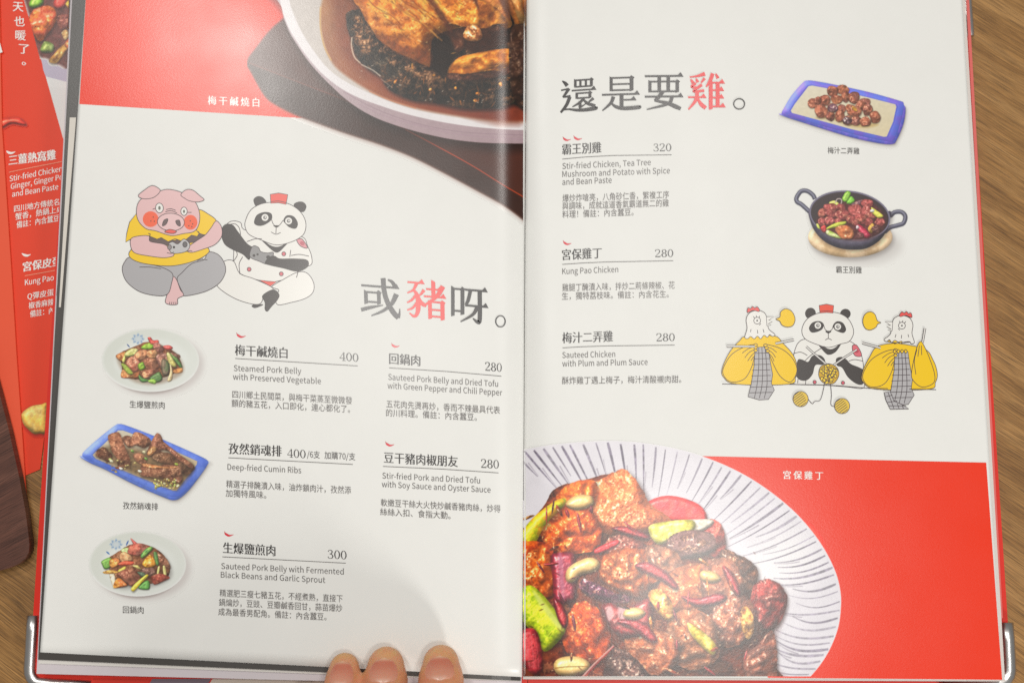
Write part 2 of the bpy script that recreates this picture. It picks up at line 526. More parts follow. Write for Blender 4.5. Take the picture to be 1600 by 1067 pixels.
# ---- fonts: the Noto face that ships with Blender, the built-in one as a fallback
FONT = None
try:
    FONT = bpy.data.fonts.load(os.path.join(bpy.utils.system_resource('DATAFILES'), 'fonts', 'Noto Sans CJK Regular.woff2'))
except Exception:
    FONT = None
_fc = bpy.data.curves.new('lettering', 'FONT')
if FONT: _fc.font = FONT
_fc.resolution_u = 3
_fo = bpy.data.objects.new('lettering', _fc)
C.objects.link(_fo)
_cache = {}
def glyphs(body, offset=0.0, space=1.0):
    k = (body, offset, space)
    if k not in _cache:
        _fc.body = body; _fc.offset = offset * 0.345; _fc.space_character = space; _fc.size = 1.0
        bpy.context.view_layer.update()
        dg = bpy.context.evaluated_depsgraph_get()
        me = bpy.data.meshes.new_from_object(_fo.evaluated_get(dg))
        V = np.empty(len(me.vertices) * 3, np.float32); me.vertices.foreach_get('co', V)
        F = []
        V = V.reshape(-1, 3)
        for pl in me.polygons:
            i = list(pl.vertices)
            a, b_, c = V[i[0]], V[i[1]], V[i[2]]
            nz = (b_[0] - a[0]) * (c[1] - a[1]) - (b_[1] - a[1]) * (c[0] - a[0])
            F.append(tuple(i) if nz > 0 else tuple(i[::-1]))
        bpy.data.meshes.remove(me)
        _cache[k] = (V[:, :2].astype(float) / 0.345, F)   # 0.345 = one em of this face
    return _cache[k]

def letter(ink, body, p0, p1, size, col, offset=0.0, embold=(0.0,), bottom=False, mid=None, upright=True):
    """one line of type: p0/p1 are the left and right ends of its baseline (or of the glyph bottoms) in photo pixels"""
    V, F = glyphs(body, offset)
    x0, x1 = V[:, 0].min(), V[:, 0].max()
    p0 = np.asarray(p0, float); p1 = np.asarray(p1, float)
    yb = V[:, 1].min() if bottom else 0.0
    for dx in embold:
        u = (V[:, 0] - x0) / (x1 - x0)
        px = p0[0] + (p1[0] - p0[0]) * u + dx * size
        py = p0[1] + (p1[1] - p0[1]) * u - (V[:, 1] - yb) * size
        if mid is not None:
            py += mid * 4 * u * (1 - u)
        ink.mb.add(onto(px, py, ink.zf, ink.lift), F, col)
        ink.lift += ink.step

MING = (-0.028, -0.012, 0.004, 0.02)      # thin face smeared sideways: thick stems, thin bars
def ming(ink, body, p0, p1, size, col, strong=True):
    letter(ink, body, p0, p1, size, col, -0.008, MING if strong else (-0.012, 0.008), True)

# ---- serif figures drawn by hand in a 52 x 100 box
def ringpts(cx, cy, rx_, ry_, n=28):
    a = np.linspace(0, 2 * math.pi, n)
    return np.stack([cx + rx_ * np.cos(a), cy + ry_ * np.sin(a)], -1)
DIG = {
    '0': [('R', 26, 50, 25, 50, 15, 45)],
    '8': [('R', 26, 25, 21, 25, 11, 21), ('R', 26, 74, 25, 27, 13, 22)],
    '2': [('S', [(6, 26, 7), (5, 16, 11), (10, 7, 8), (22, 1.5, 5), (36, 6, 10), (42, 22, 13), (36, 44, 11), (18, 70, 6), (4, 92, 5)]),
          ('S', [(3, 94, 11), (47, 94, 11)]), ('S', [(46, 97, 8), (50, 74, 3)])],
    '3': [('S', [(7, 22, 10), (9, 10, 7), (22, 1.5, 5), (36, 8, 10), (39, 24, 12), (32, 40, 8), (17, 46, 4)]),
          ('S', [(17, 46, 4), (34, 50, 8), (45, 68, 12), (40, 90, 10), (24, 98, 5), (8, 92, 7), (5, 78, 10)])],
    '4': [('S', [(36, 1, 5), (18, 38, 4), (1, 72, 4)]), ('S', [(0, 72, 6), (52, 72, 6)]), ('S', [(37, 0, 11), (37, 97, 11)]), ('S', [(22, 98, 5), (52, 98, 5)])],
}
def strokes(ink, items, M, col, k):
    """items in a unit box, M maps box units to photo pixels, k = pixels per box unit"""
    for it in items:
        if it[0] == 'R':
            _, cx, cy, rx_, ry_, ix, iy = it
            ink.strip(M(ringpts(cx, cy, rx_, ry_)), M(ringpts(cx, cy, ix, iy)), col)
        elif it[0] == 'S':
            q = np.asarray(it[1], float)
            if len(q) > 2: q = catmull(q, False, 6)
            c = col(q) if callable(col) else col
            ink.line(M(q[:, :2]), np.maximum(q[:, 2], 1.0) * k, c)
        elif it[0] == 'T':
            ink.poly(M(np.asarray(it[1], float)), col)

def figures(ink, txt, x0, x1, top0, bot0, slope, col):
    n = len(txt); h = bot0 - top0
    for i, ch in enumerate(txt):
        wx = (x1 - x0) / n
        ox = x0 + wx * i
        def M(p, ox=ox, i=i):
            p = np.asarray(p, float)
            X = ox + p[:, 0] / 52 * wx * 0.92
            return np.stack([X, top0 + p[:, 1] / 100 * h + (X - x0) * slope], -1)
        strokes(ink, DIG[ch], M, col, h / 100)

# ---- the headline characters, stroke by stroke, in a 100 x 100 box
def H(a, b_, y, tri=True, t=4.5):
    r = [('T', [(a, y - t / 2), (b_ - 2, y - t / 2), (b_ - 2, y + t / 2), (a, y + t / 2)])]
    if tri: r.append(('T', [(b_ - 15, y - 1), (b_ - 6, y - 10), (b_ + 1, y + t / 2), (b_ - 4, y + t / 2)]))
    return r
def Hs(a, b_, y, t=4.5): return H(a, b_, y, False, t)
def V(x, a, b_, wd=9):
    h = wd / 2
    return [('T', [(x - h, a - 3), (x - h + 3, a - 2), (x + h, a + 2), (x + h, b_ - 2), (x - h, b_ + 1)])]
def Vr(x, a, b_, wd=9):        # right side of a box, with the shoulder
    h = wd / 2
    return [('T', [(x - h, a), (x - 1, a - 5), (x + h + 3, a + 1), (x + h, a + 4), (x + h, b_ - 1), (x - h, b_ + 2)])]
def S(*p): return [('S', list(p))]
HEAD = {
 '還': S((6, 6, 3), (14, 13, 9), (20, 21, 11)) + S((3, 33, 4), (24, 30, 5)) + S((25, 29, 9), (15, 44, 7), (8, 53, 5)) + S((8, 53, 4), (22, 52, 6), (29, 52, 8))
       + S((27, 53, 10), (18, 76, 9), (2, 97, 6)) + S((6, 90, 4), (24, 89, 5), (45, 93, 8), (70, 94, 10), (98, 91, 11), (99, 88, 3))
       + V(42, 6, 27, 7) + Vr(86, 6, 27, 8) + Hs(42, 88, 7) + Hs(42, 88, 26) + V(56, 8, 25, 6) + V(71, 8, 25, 6) + H(32, 99, 36)
       + V(46, 45, 60, 7) + Vr(82, 44, 60, 8) + Hs(46, 84, 45) + Hs(46, 84, 59) + S((66, 60, 7), (54, 72, 7), (34, 83, 3)) + V(55, 70, 86, 8) + S((52, 87, 7), (62, 82, 4), (72, 76, 2))
       + S((62, 62, 4), (76, 76, 9), (97, 84, 7)) + S((92, 62, 8), (84, 68, 6), (77, 73, 2)),
 '是': V(25, 6, 44, 8) + Vr(78, 6, 44, 10) + Hs(25, 80, 7) + Hs(25, 80, 25) + Hs(25, 80, 42) + H(1, 99, 54, True, 5) + V(52, 55, 92, 10) + H(52, 90, 70)
       + S((31, 60, 10), (24, 78, 8), (2, 99, 3)) + S((22, 74, 3), (36, 88, 8), (58, 94, 10), (97, 92, 10), (99, 88, 3)),
 '要': H(1, 99, 8, True, 5) + V(14, 22, 52, 8) + Vr(84, 22, 52, 9) + Hs(14, 86, 23) + Hs(14, 86, 50) + V(38, 8, 51, 9) + V(61, 8, 51, 9)
       + S((47, 50, 11), (36, 66, 10), (26, 75, 6)) + S((26, 75, 5), (58, 82, 9), (78, 91, 11), (93, 98, 9)) + S((71, 65, 10), (60, 84, 8), (6, 99, 3)) + H(1, 99, 64, True, 5),
 '雞': S((46, 3, 11), (26, 9, 6), (6, 12, 3)) + S((9, 18, 4), (15, 28, 9)) + S((23, 16, 4), (27, 26, 9)) + S((45, 15, 8), (36, 27, 4)) + S((22, 28, 7), (11, 38, 6), (28, 40, 5))
       + S((38, 32, 8), (16, 50, 6), (44, 48, 7)) + H(2, 49, 66) + S((26, 52, 10), (22, 74, 9), (3, 99, 4)) + S((26, 68, 5), (36, 85, 10), (48, 95, 10))
       + S((66, 2, 10), (60, 20, 9), (49, 38, 4)) + V(61, 22, 99, 10) + S((74, 3, 4), (80, 15, 9)) + H(60, 97, 27) + H(60, 95, 47) + H(60, 95, 67) + H(60, 99, 91) + V(79, 27, 91, 10),
 '或': H(3, 97, 22, True, 5) + S((70, 3, 4), (80, 8, 8), (86, 17, 10)) + V(14, 36, 68, 9) + Vr(46, 36, 66, 9) + Hs(14, 48, 38) + Hs(14, 48, 62) + S((1, 84, 9), (22, 77, 8), (56, 68, 2))
       + S((58, 0, 12), (60, 34, 12), (68, 62, 12), (82, 86, 13), (93, 97, 12)) + S((92, 97, 10), (96, 86, 5), (97, 74, 2)) + S((90, 38, 13), (78, 62, 10), (56, 82, 7), (26, 97, 3)),
 '豬': H(4, 46, 9) + S((27, 10, 9), (18, 28, 6), (3, 37, 3)) + S((17, 26, 5), (28, 42, 10), (30, 70, 12), (26, 90, 9), (18, 95, 7), (8, 88, 3)) + S((25, 40, 7), (14, 54, 6), (2, 62, 3))
       + S((28, 58, 7), (16, 74, 6), (2, 81, 3)) + S((45, 26, 9), (38, 36, 6), (30, 44, 3)) + S((32, 46, 5), (38, 60, 10), (50, 66, 8)) + H(50, 92, 23) + V(68, 2, 42, 10) + H(44, 99, 42)
       + S((92, 13, 13), (76, 40, 10), (42, 68, 4)) + V(59, 54, 99, 9) + Vr(90, 54, 99, 10) + Hs(59, 92, 55) + Hs(59, 92, 75) + Hs(59, 92, 92),
 '呀': V(6, 12, 86, 9) + Vr(31, 14, 80, 10) + Hs(6, 33, 16) + Hs(6, 33, 72) + H(38, 96, 16, True, 5) + S((52, 17, 9), (46, 42, 9), (40, 54, 7)) + H(38, 98, 56, True, 5)
       + S((76, 17, 11), (76, 88, 11), (70, 96, 9), (58, 88, 3)) + S((70, 57, 10), (58, 78, 8), (26, 99, 3)),
}
def headline(ink, ch, x0, y0, x1, y1, slope, lean, col):
    wx, hy = x1 - x0, y1 - y0
    def M(p):
        p = np.asarray(p, float)
        return np.stack([x0 + p[:, 0] / 100 * wx + (p[:, 1] / 100) * lean, y0 + p[:, 1] / 100 * hy + p[:, 0] / 100 * wx * slope], -1)
    strokes(ink, HEAD[ch], M, col, (wx + hy) / 200)

def chili(pg, zf, x0, x1, y):
    ink = Ink(zf); k = (x1 - x0) / 14.0
    q = catmull([(x0, y - 2.5 * k, 1.2 * k), (x0 + 2 * k, y - 0.5 * k, 3.4 * k), (x0 + 6 * k, y + 1.8 * k, 3.2 * k), (x0 + 10 * k, y + 1.6 * k, 1.8 * k), (x1, y + 0.2 * k, 0.5 * k)], False, 4)
    ink.line(q[:, :2], q[:, 2], lin((226, 40, 60)))
    ink.line([(x0 + 1.2 * k, y - 1.6 * k), (x0 - 0.5 * k, y - 4.5 * k)], 1.0 * k, lin((200, 40, 50)))
    ink.build('chili_icon', M_TEXT, pg)

def rule(ink, pts, wd=0.9):
    p = np.asarray(pts, float)
    q = []
    for a, b_ in zip(p[:-1], p[1:]):
        q += [a + (b_ - a) * t for t in np.linspace(0, 1, 16)[:-1]]
    q.append(p[-1])
    ink.line(np.array(q), wd, lin((70, 62, 60)))

def entry(pg, zf, title, price, rl, eng, cjk, extra=(), tsize=18.5):
    ink = Ink(zf)
    b_, p0, p1 = title
    ming(ink, b_, p0, p1, tsize, INK)
    figures(ink, *price, INK)
    rule(ink, rl)
    for (t, a, c) in eng: letter(ink, t, a, c, 12.2, lin((88, 82, 80)))
    for (t, a, c) in cjk: letter(ink, t, a, c, 12.6, lin((92, 86, 84)), 0, (0.0,), True)
    for (t, a, c, s) in extra: letter(ink, t, a, c, s, lin((58, 52, 52)), 0, (0.0,), True)
    o = ink.build('dish_entry', M_TEXT, pg)
    return o

zl, zr = z_left, z_right
# ------------------------------------------------------------------ red printed fields
def field(pg, zf, tl, tr, br, bl, name='red_field'):
    X, Y = quad_grid(tl, tr, br, bl, 130, 60)
    P = onto(X, Y, zf, 0.00006)
    return grid_mesh(name, P, np.tile(RED, X.shape + (1,)), np.ones((X.shape[0] - 1, X.shape[1] - 1), bool), M_PRINT, pg)
field(page_l, zl, (137, -49), (812, -49), (812, 206.4), (124, 163))
field(page_r, zr, (1060, 711.5), (1541, 722.5), (1566, 1061.5), (1200, 1058.3))

# ------------------------------------------------------------------ headlines
ink = Ink(zl)
headline(ink, '或', 562, 432, 625, 494, 0.075, 2, INK)
headline(ink, '豬', 634, 435, 697, 496, 0.08, 1, lin((236, 52, 48)))
headline(ink, '呀', 704, 441, 764, 502, 0.08, 0, INK)
ink.strip(ringpts(782, 502, 8.4, 9.6), ringpts(782, 502, 6.4, 7.8), INK)
ink.build('headline', M_TEXT, page_l)
ink = Ink(zr)
headline(ink, '還', 875, 124, 932, 178, -0.07, 0, INK)
headline(ink, '是', 940, 119, 1000, 174, -0.03, 0, INK)
headline(ink, '要', 1007, 115, 1068, 172, -0.01, 0, INK)
headline(ink, '雞', 1074, 114, 1134, 172, 0.0, 0, lin((236, 58, 62)))
ink.strip(ringpts(1155, 162.6, 9.4, 9), ringpts(1155, 162.6, 7.6, 7.2), INK)
ink.build('headline', M_TEXT, page_r)

# ------------------------------------------------------------------ dish entries
entry(page_l, zl, ('梅干鹹燒白', (367.5, 555.3), (449, 560)), ('400', 530.6, 561, 550, 563, 0.085), [(367.5, 560), (559, 571.7)],
      [('Steamed Pork Belly', (365.3, 579.5), (470.7, 584.3)), ('with Preserved Vegetable', (363.9, 593), (501.6, 600))],
      [('四川鄉土民間菜，與梅干菜蒸至微微發', (363, 622), (550.2, 632)), ('顫的豬五花，入口即化，連心都化了。', (361.9, 636), (547, 645.3))])
chili(page_l, zl, 370, 384, 524.5)
entry(page_l, zl, ('孜然銷魂排', (357.4, 708.8), (440, 713.2)), ('400', 448.8, 478.5, 701, 714, 0.07), [(356.9, 715), (551.4, 725.4)],
      [('Deep-fried Cumin Ribs', (355.5, 733.8), (470.7, 739.2))],
      [('精選子排醃漬入味，油炸鎖肉汁，孜然添', (353.5, 762), (548.5, 772)), ('加獨特風味。', (352.6, 776), (416, 779))],
      [('/6支', (479.7, 716.6), (499.8, 717.6), 12.5), ('加購70/支', (507, 718), (555.3, 720.5), 12.5)])
entry(page_l, zl, ('生爆鹽煎肉', (348.8, 863.8), (430, 868.5)), ('300', 511.8, 542.5, 858.5, 872, 0.06), [(347.3, 869.5), (540.3, 879.4)],
      [('Sauteed Pork Belly with Fermented', (345.7, 888.3), (537, 897.2)), ('Black Beans and Garlic Sprout', (345, 901.8), (508.2, 910.2))],
      [('精選肥三瘦七豬五花，不經煮熟，直接下', (343.2, 932), (535.4, 941)), ('鍋煸炒，豆豉、豆瓣鹹香回甘，蒜苗爆炒', (342, 946.5), (534.7, 956)), ('成為最香男配角。備註：內含蠶豆。', (341, 961), (510, 969))])
chili(page_l, zl, 351, 365, 834.5)
entry(page_l, zl, ('回鍋肉', (608.5, 568.6), (656.5, 572)), ('280', 758, 785, 565.5, 579, 0.08), [(608.2, 574.7), (700, 580.5), (783.5, 587.7)],
      [('Sauteed Pork Belly and Dried Tofu', (606.7, 593.3), (778.3, 604.3)), ('with Green Pepper and Chili Pepper', (605.6, 606.8), (784.8, 618))],
      [('五花肉先燙再炒，香而不辣最具代表', (603.8, 637), (781.4, 647.2)), ('的川料理。備註：內含蠶豆。', (603.3, 650.5), (745, 657.6))])
chili(page_l, zl, 612, 624.5, 540)
entry(page_l, zl, ('豆干豬肉椒朋友', (600.3, 723), (715.2, 729.4)), ('280', 751.5, 780.5, 717, 730.5, 0.06), [(598.3, 728.4), (690, 732.6), (779, 738.6)],
      [('Stir-fried Pork and Dried Tofu', (597.4, 747.3), (750, 755.1)), ('with Soy Sauce and Oyster Sauce', (596.6, 760.7), (766.6, 769.5))],
      [('軟嫩豆干絲大火快炒鹹香豬肉絲，炒得', (595, 791), (782, 801)), ('絲絲入扣、食指大動。', (594, 805), (704, 811))])
chili(page_l, zl, 602.7, 616, 694)

entry(page_r, zr, ('霸王別雞', (878.7, 242.4), (939.5, 238.9)), ('320', 1020.8, 1050, 225, 236.9, -0.012), [(878.7, 248.9), (915, 245.6), (957.8, 243.3), (1049.3, 242.2)],
      [('Stir-fried Chicken, Tea Tree', (878.7, 264.4), (1016.9, 258.3)), ('Mushroom and Potato with Spice', (878.7, 277), (1046.8, 271.1)), ('and Bean Paste', (878.7, 289.4), (955.8, 285.9))],
      [('爆炒炸嗆亮，八角砂仁香，繁複工序', (879, 316.2), (1045.4, 310.4)), ('與調味，成就這道香氣霸道無二的雞', (878.7, 328.4), (1045, 323.4)), ('料理！備註：內含蠶豆。', (878.7, 341.2), (990, 337.2))])
chili(page_r, zr, 880, 892, 217.8); chili(page_r, zr, 896.8, 909.6, 216.3)
entry(page_r, zr, ('宮保雞丁', (878.6, 406.9), (940, 403.7)), ('280', 1023.4, 1053, 390, 402, -0.01), [(878.6, 413.2), (912, 411), (946.5, 409.5), (1052, 407.5)],
      [('Kung Pao Chicken', (878.6, 428.6), (966, 425.4))],
      [('雞腿丁醃漬入味，拌炒二荊條辣椒、花', (878.6, 455.6), (1054.3, 451.6)), ('生，獨特荔枝味。備註：內含花生。', (878, 469), (1045, 465.4))])
chili(page_r, zr, 880.4, 893, 380)
entry(page_r, zr, ('梅汁二弄雞', (879, 536.5), (957.5, 533.7)), ('280', 1025.5, 1055.3, 521, 533.3, -0.01), [(879, 543.5), (912, 541.6), (951, 540.4), (1054.3, 539.2)],
      [('Sauteed Chicken', (878.6, 559.3), (961.3, 557.7)), ('with Plum and Plum Sauce', (878.6, 572.7), (1012, 569.9))],
      [('酥炸雞丁遇上梅子，梅汁清酸襯肉甜。', (878.3, 600.8), (1064.5, 598.4))])

def caption(pg, zf, txt, p0, p1, size, col, fat=False):
    ink = Ink(zf, 0.00016)
    if fat: letter(ink, txt, p0, p1, size, col, 0.0, (-0.02, 0.0, 0.02), True)
    else: letter(ink, txt, p0, p1, size, col, 0.0, (0.0,), True)
    ink.build('photo_caption', M_TEXT, pg)
CAP = lin((66, 60, 58))
caption(page_l, zl, '生爆鹽煎肉', (202.5, 637), (257.3, 639), 12, CAP)
caption(page_l, zl, '孜然銷魂排', (192, 795), (247, 797), 12, CAP)
caption(page_l, zl, '回鍋肉', (192, 957.6), (224.3, 958.4), 12, CAP)
caption(page_r, zr, '梅汁二弄雞', (1293.4, 240.3), (1343, 241.5), 11, CAP)
caption(page_r, zr, '霸王別雞', (1306.4, 426.6), (1346.7, 427.6), 11.5, CAP)
WHITE = lin((250, 246, 240))
caption(page_l, zl, '梅 干 鹹 燒 白', (325, 164), (405, 167.5), 15, WHITE, True)
caption(page_r, zr, '宮 保 雞 丁', (1224, 748), (1286, 749.5), 14, WHITE, True)

# ------------------------------------------------------------------ cartoon animals printed on the pages
OUT = lin((74, 62, 66))
class Art:
    def __init__(self, zf, ox, oy, k, lw):
        self.ink = Ink(zf, 0.00005, 0.0000016); self.ox, self.oy, self.k, self.lw = ox, oy, k, lw
    def m(self, p): return np.asarray(p, float) / self.k + np.array([self.ox, self.oy])
    def shape(self, p, fill, line=True, smooth=True, lw=None):
        q = self.m(catmull(p, True, 5) if smooth else p)
        if fill is not None: self.ink.poly(q, lin(fill))
        if line: self.ink.line(q, lw or self.lw, OUT, True)
    def oval(self, cx, cy, rx_, ry_, fill, line=True, rot=0, lw=None):
        a = np.linspace(0, 2 * math.pi, 25)[:-1]; r = math.radians(rot)
        x, y = rx_ * np.cos(a), ry_ * np.sin(a)
        q = self.m(np.stack([cx + x * math.cos(r) - y * math.sin(r), cy + x * math.sin(r) + y * math.cos(r)], -1))
        if fill is not None: self.ink.poly(q, lin(fill))
        if line: self.ink.line(q, lw or self.lw, OUT, True)
    def line(self, p, lw=None, smooth=True, col=None):
        q = np.asarray(p, float)
        if smooth and len(q) > 2: q = catmull(q, False, 5)
        self.ink.line(self.m(q), lw or self.lw, OUT if col is None else lin(col))

WH = (240, 238, 232); PK = (232, 190, 190); YE = (250, 206, 10); GY = (178, 176, 178); DK = (66, 60, 58); RD = (240, 96, 84); OR = (248, 104, 66); LG = (196, 194, 194)
A = Art(zl, 170, 270, 4.638, 1.05)
# bear in a cook's jacket, sitting
A.shape([(955, 362), (890, 352), (850, 390), (880, 480), (905, 560), (905, 680), (960, 735), (1060, 772), (1170, 792), (1250, 780), (1362, 758), (1375, 690), (1465, 668), (1468, 600), (1440, 530), (1410, 470), (1300, 450), (1000, 420)], WH)
A.shape([(840, 640), (905, 642), (950, 730), (1050, 768), (1190, 838), (1130, 880), (1090, 952), (960, 930), (840, 868), (775, 800), (780, 700)], WH)
A.shape([(1370, 720), (1440, 730), (1485, 800), (1478, 868), (1420, 912), (1320, 940), (1225, 956), (1210, 900), (1232, 850), (1182, 826), (1260, 776)], WH)
A.shape([(1090, 778), (1150, 786), (1215, 790), (1170, 822)], RD, True, False)
A.shape([(1190, 845), (1235, 880), (1225, 920), (1180, 970), (1150, 1005), (1130, 990), (1130, 940), (1112, 890)], DK, False)
A.shape([(1035, 965), (1060, 952), (1120, 956), (1060, 980)], DK, False)
A.shape([(1340, 232), (1370, 212), (1410, 214), (1432, 245), (1410, 285), (1360, 270)], DK, False)
A.shape([(1048, 200), (1075, 172), (1115, 178), (1142, 215), (1110, 245), (1070, 250)], DK, False)
A.shape([(1090, 470), (1180, 530), (1250, 530), (1325, 475), (1270, 540), (1225, 578), (1180, 560)], DK, False)
A.shape([(990, 350), (1030, 270), (1110, 225), (1210, 215), (1300, 225), (1380, 275), (1425, 350), (1420, 430), (1370, 480), (1280, 515), (1200, 522), (1110, 490), (1020, 450), (990, 400)], WH)
A.shape([(1170, 158), (1230, 148), (1297, 160), (1284, 230), (1228, 218), (1174, 222)], RD, True, False)
A.line([(1172, 212), (1228, 206), (1286, 218)])
A.shape([(1053, 350), (1075, 305), (1130, 285), (1178, 297), (1180, 340), (1135, 375), (1095, 386), (1060, 376)], DK, False)
A.shape([(1265, 345), (1290, 310), (1340, 317), (1370, 365), (1355, 405), (1310, 397), (1280, 370)], DK, False)
for cx, cy in ((1132, 325), (1303, 350)):
    A.oval(cx, cy, 25, 25, WH, False); A.oval(cx, cy, 13, 13, (120, 116, 116), False); A.oval(cx + 3, cy - 2, 6, 6, WH, False)
A.line([(1180, 340), (1188, 365), (1200, 382)]); A.line([(1262, 345), (1248, 368), (1232, 384)])
A.shape([(1192, 382), (1236, 384), (1214, 398)], DK, False)
A.line([(1213, 396), (1211, 440)]); A.line([(1176, 430), (1211, 446), (1246, 434)])
A.line([(870, 375), (915, 372), (945, 400), (955, 450)]); A.line([(1000, 500), (1060, 480), (1110, 480)]); A.line([(1320, 600), (1380, 592), (1450, 605)]); A.line([(1318, 560), (1312, 610)])
A.line([(905, 640), (930, 600), (925, 570)]); A.line([(950, 735), (945, 660), (970, 610)]); A.line([(1360, 760), (1372, 715)])
A.shape([(818, 405), (850, 372), (900, 380), (935, 425), (1000, 510), (1045, 540), (1060, 560), (1035, 590), (1015, 632), (970, 592), (900, 560), (840, 520), (815, 455)], DK, False)
A.shape([(1028, 560), (1050, 530), (1085, 542), (1102, 572), (1150, 582), (1192, 578), (1182, 622), (1150, 662), (1090, 642), (1025, 612)], (150, 148, 148))
A.oval(1052, 600, 10, 10, DK, False); A.oval(1078, 592, 8, 8, DK, False); A.oval(1155, 612, 15, 13, DK, False)
A.shape([(1160, 612), (1200, 602), (1240, 622), (1340, 622), (1437, 632), (1442, 680), (1368, 716), (1260, 692), (1170, 672), (1130, 655)], DK, False)
for cx, cy in ((1017, 700), (1250, 733), (1268, 588)): A.oval(cx, cy, 14, 14, (222, 110, 120))
A.shape([(1362, 488), (1402, 482), (1440, 545), (1390, 532)], (226, 150, 158)); A.oval(1402, 512, 18, 14, (196, 96, 110), False, 30)
# pig in a torn yellow shirt, sitting
A.shape([(240, 640), (700, 600), (600, 700), (495, 775), (440, 730)], GY, False, False)
A.shape([(462, 755), (490, 772), (520, 850), (547, 885), (500, 912), (496, 952), (440, 955), (410, 938), (420, 890), (442, 830)], PK)
for x in (440, 455, 470, 485): A.line([(x, 952), (x + 2, 936)])
A.shape([(155, 612), (250, 652), (380, 684), (460, 730), (455, 800), (425, 880), (340, 890), (220, 860), (130, 790), (98, 710), (110, 655)], GY)
A.shape([(720, 575), (790, 592), (835, 650), (845, 720), (800, 800), (700, 860), (560, 892), (538, 872), (495, 772), (530, 725), (600, 660), (690, 630)], GY)
A.line([(222, 684), (300, 684), (380, 696)]); A.line([(715, 632), (670, 628), (640, 638)])
A.shape([(160, 560), (270, 480), (640, 470), (715, 540), (722, 580), (640, 632), (500, 670), (380, 674), (230, 652), (153, 612)], YE)
A.shape([(270, 456), (350, 470), (480, 490), (600, 440), (690, 436), (650, 492), (560, 512), (430, 525), (270, 498)], (104, 86, 84))
A.shape([(200, 296), (150, 360), (130, 440), (122, 502), (190, 464), (290, 458), (350, 482), (380, 470), (430, 500), (480, 478), (540, 500), (600, 452), (640, 462), (660, 430), (600, 380), (300, 380)], YE, True, False)
A.shape([(655, 270), (720, 300), (778, 348), (742, 400), (712, 450), (640, 425), (640, 340)], YE)
A.shape([(160, 480), (210, 460), (290, 458), (300, 498), (400, 518), (440, 552), (472, 598), (400, 616), (280, 602), (190, 582), (160, 540)], PK)
A.shape([(742, 398), (778, 350), (815, 390), (818, 460), (770, 520), (690, 552), (600, 578), (560, 560), (585, 530), (645, 488), (700, 450)], PK)
A.shape([(430, 522), (460, 500), (500, 516), (545, 480), (587, 520), (562, 570), (470, 586), (440, 562)], LG)
A.oval(552, 520, 16, 20, (110, 106, 106)); A.oval(472, 540, 9, 9, DK, False); A.oval(440, 540, 14, 18, (150, 140, 140))
A.line([(420, 580), (450, 585), (472, 575)]); A.line([(560, 572), (590, 565), (605, 570)])
A.shape([(200, 275), (222, 205), (290, 160), (380, 130), (440, 122), (530, 145), (615, 198), (655, 280), (655, 365), (620, 425), (540, 442), (450, 456), (340, 422), (270, 406), (215, 350)], PK)
A.shape([(213, 168), (260, 125), (310, 95), (352, 108), (372, 135), (325, 180), (255, 190)], PK)
A.shape([(522, 160), (560, 125), (610, 128), (662, 170), (690, 196), (650, 212), (590, 206), (550, 186)], PK)
A.oval(303, 337, 57, 57, OR, False); A.oval(592, 360, 50, 54, OR, False)
for x, y in ((322, 322), (305, 350), (330, 352), (590, 350), (608, 372), (580, 385), (602, 392)): A.oval(x, y, 4, 5, DK, False)
A.oval(367, 256, 28, 35, WH, True, -5); A.oval(545, 280, 23, 30, WH)
A.oval(367, 256, 9, 14, (110, 112, 100), False); A.oval(545, 281, 8, 12, (110, 112, 100), False)
A.line([(415, 268), (450, 262), (485, 274)]); A.line([(410, 284), (450, 276), (495, 292)])
A.line([(318, 265), (340, 258)]); A.line([(570, 288), (600, 288)])
A.oval(450, 358, 98, 64, (236, 198, 198), True, 3)
A.shape([(388, 385), (400, 345), (428, 336), (416, 372)], (112, 92, 92)); A.shape([(485, 350), (512, 346), (518, 386), (496, 378)], (112, 92, 92))
A.shape([(405, 430), (440, 411), (490, 424), (465, 441)], RD)
A.line([(285, 440), (300, 445), (295, 460)]); A.line([(655, 440), (650, 425)])
A.ink.build('cartoon_print', M_TEXT, page_l, 'cartoon of a pig and a panda sitting side by side with game controllers')

A = Art(zr, 1110, 460, 4.324, 1.0)
def hen(dx, flip, dy):
    f = (lambda p: [((dx - x) if flip else (dx + x), y + dy) for x, y in p])
    return f
# panda behind the table edge
A.shape([(565, 400), (600, 320), (680, 300), (920, 310), (1000, 370), (1030, 450), (1036, 560), (1032, 632), (920, 624), (760, 612), (590, 608), (562, 590), (558, 500)], WH, True)
A.oval(676, 128, 36, 38, DK, False, 20); A.oval(912, 132, 36, 34, DK, False, -20)
A.shape([(715, 318), (790, 365), (838, 362), (890, 318), (850, 385), (800, 408), (765, 385)], DK, False)
A.shape([(618, 240), (650, 170), (720, 130), (795, 120), (870, 128), (935, 170), (968, 250), (940, 315), (880, 335), (800, 358), (720, 338), (640, 300)], WH)
A.shape([(735, 75), (785, 66), (833, 76), (828, 126), (785, 122), (740, 126)], (240, 88, 66), True, False); A.line([(738, 116), (785, 112), (830, 116)])
A.shape([(666, 225), (690, 190), (735, 180), (765, 200), (755, 235), (715, 255), (680, 255)], DK, False)
A.shape([(828, 210), (855, 182), (895, 192), (917, 235), (900, 260), (865, 252), (840, 238)], DK, False)
for cx, cy in ((726, 210), (861, 218)):
    A.oval(cx, cy, 22, 22, WH, False); A.oval(cx, cy, 12, 12, (120, 116, 116), False); A.oval(cx + 2, cy - 2, 5, 5, WH, False)
A.line([(765, 205), (775, 235), (790, 248)]); A.line([(830, 210), (822, 235), (808, 248)]); A.shape([(776, 248), (818, 248), (797, 264)], DK, False)
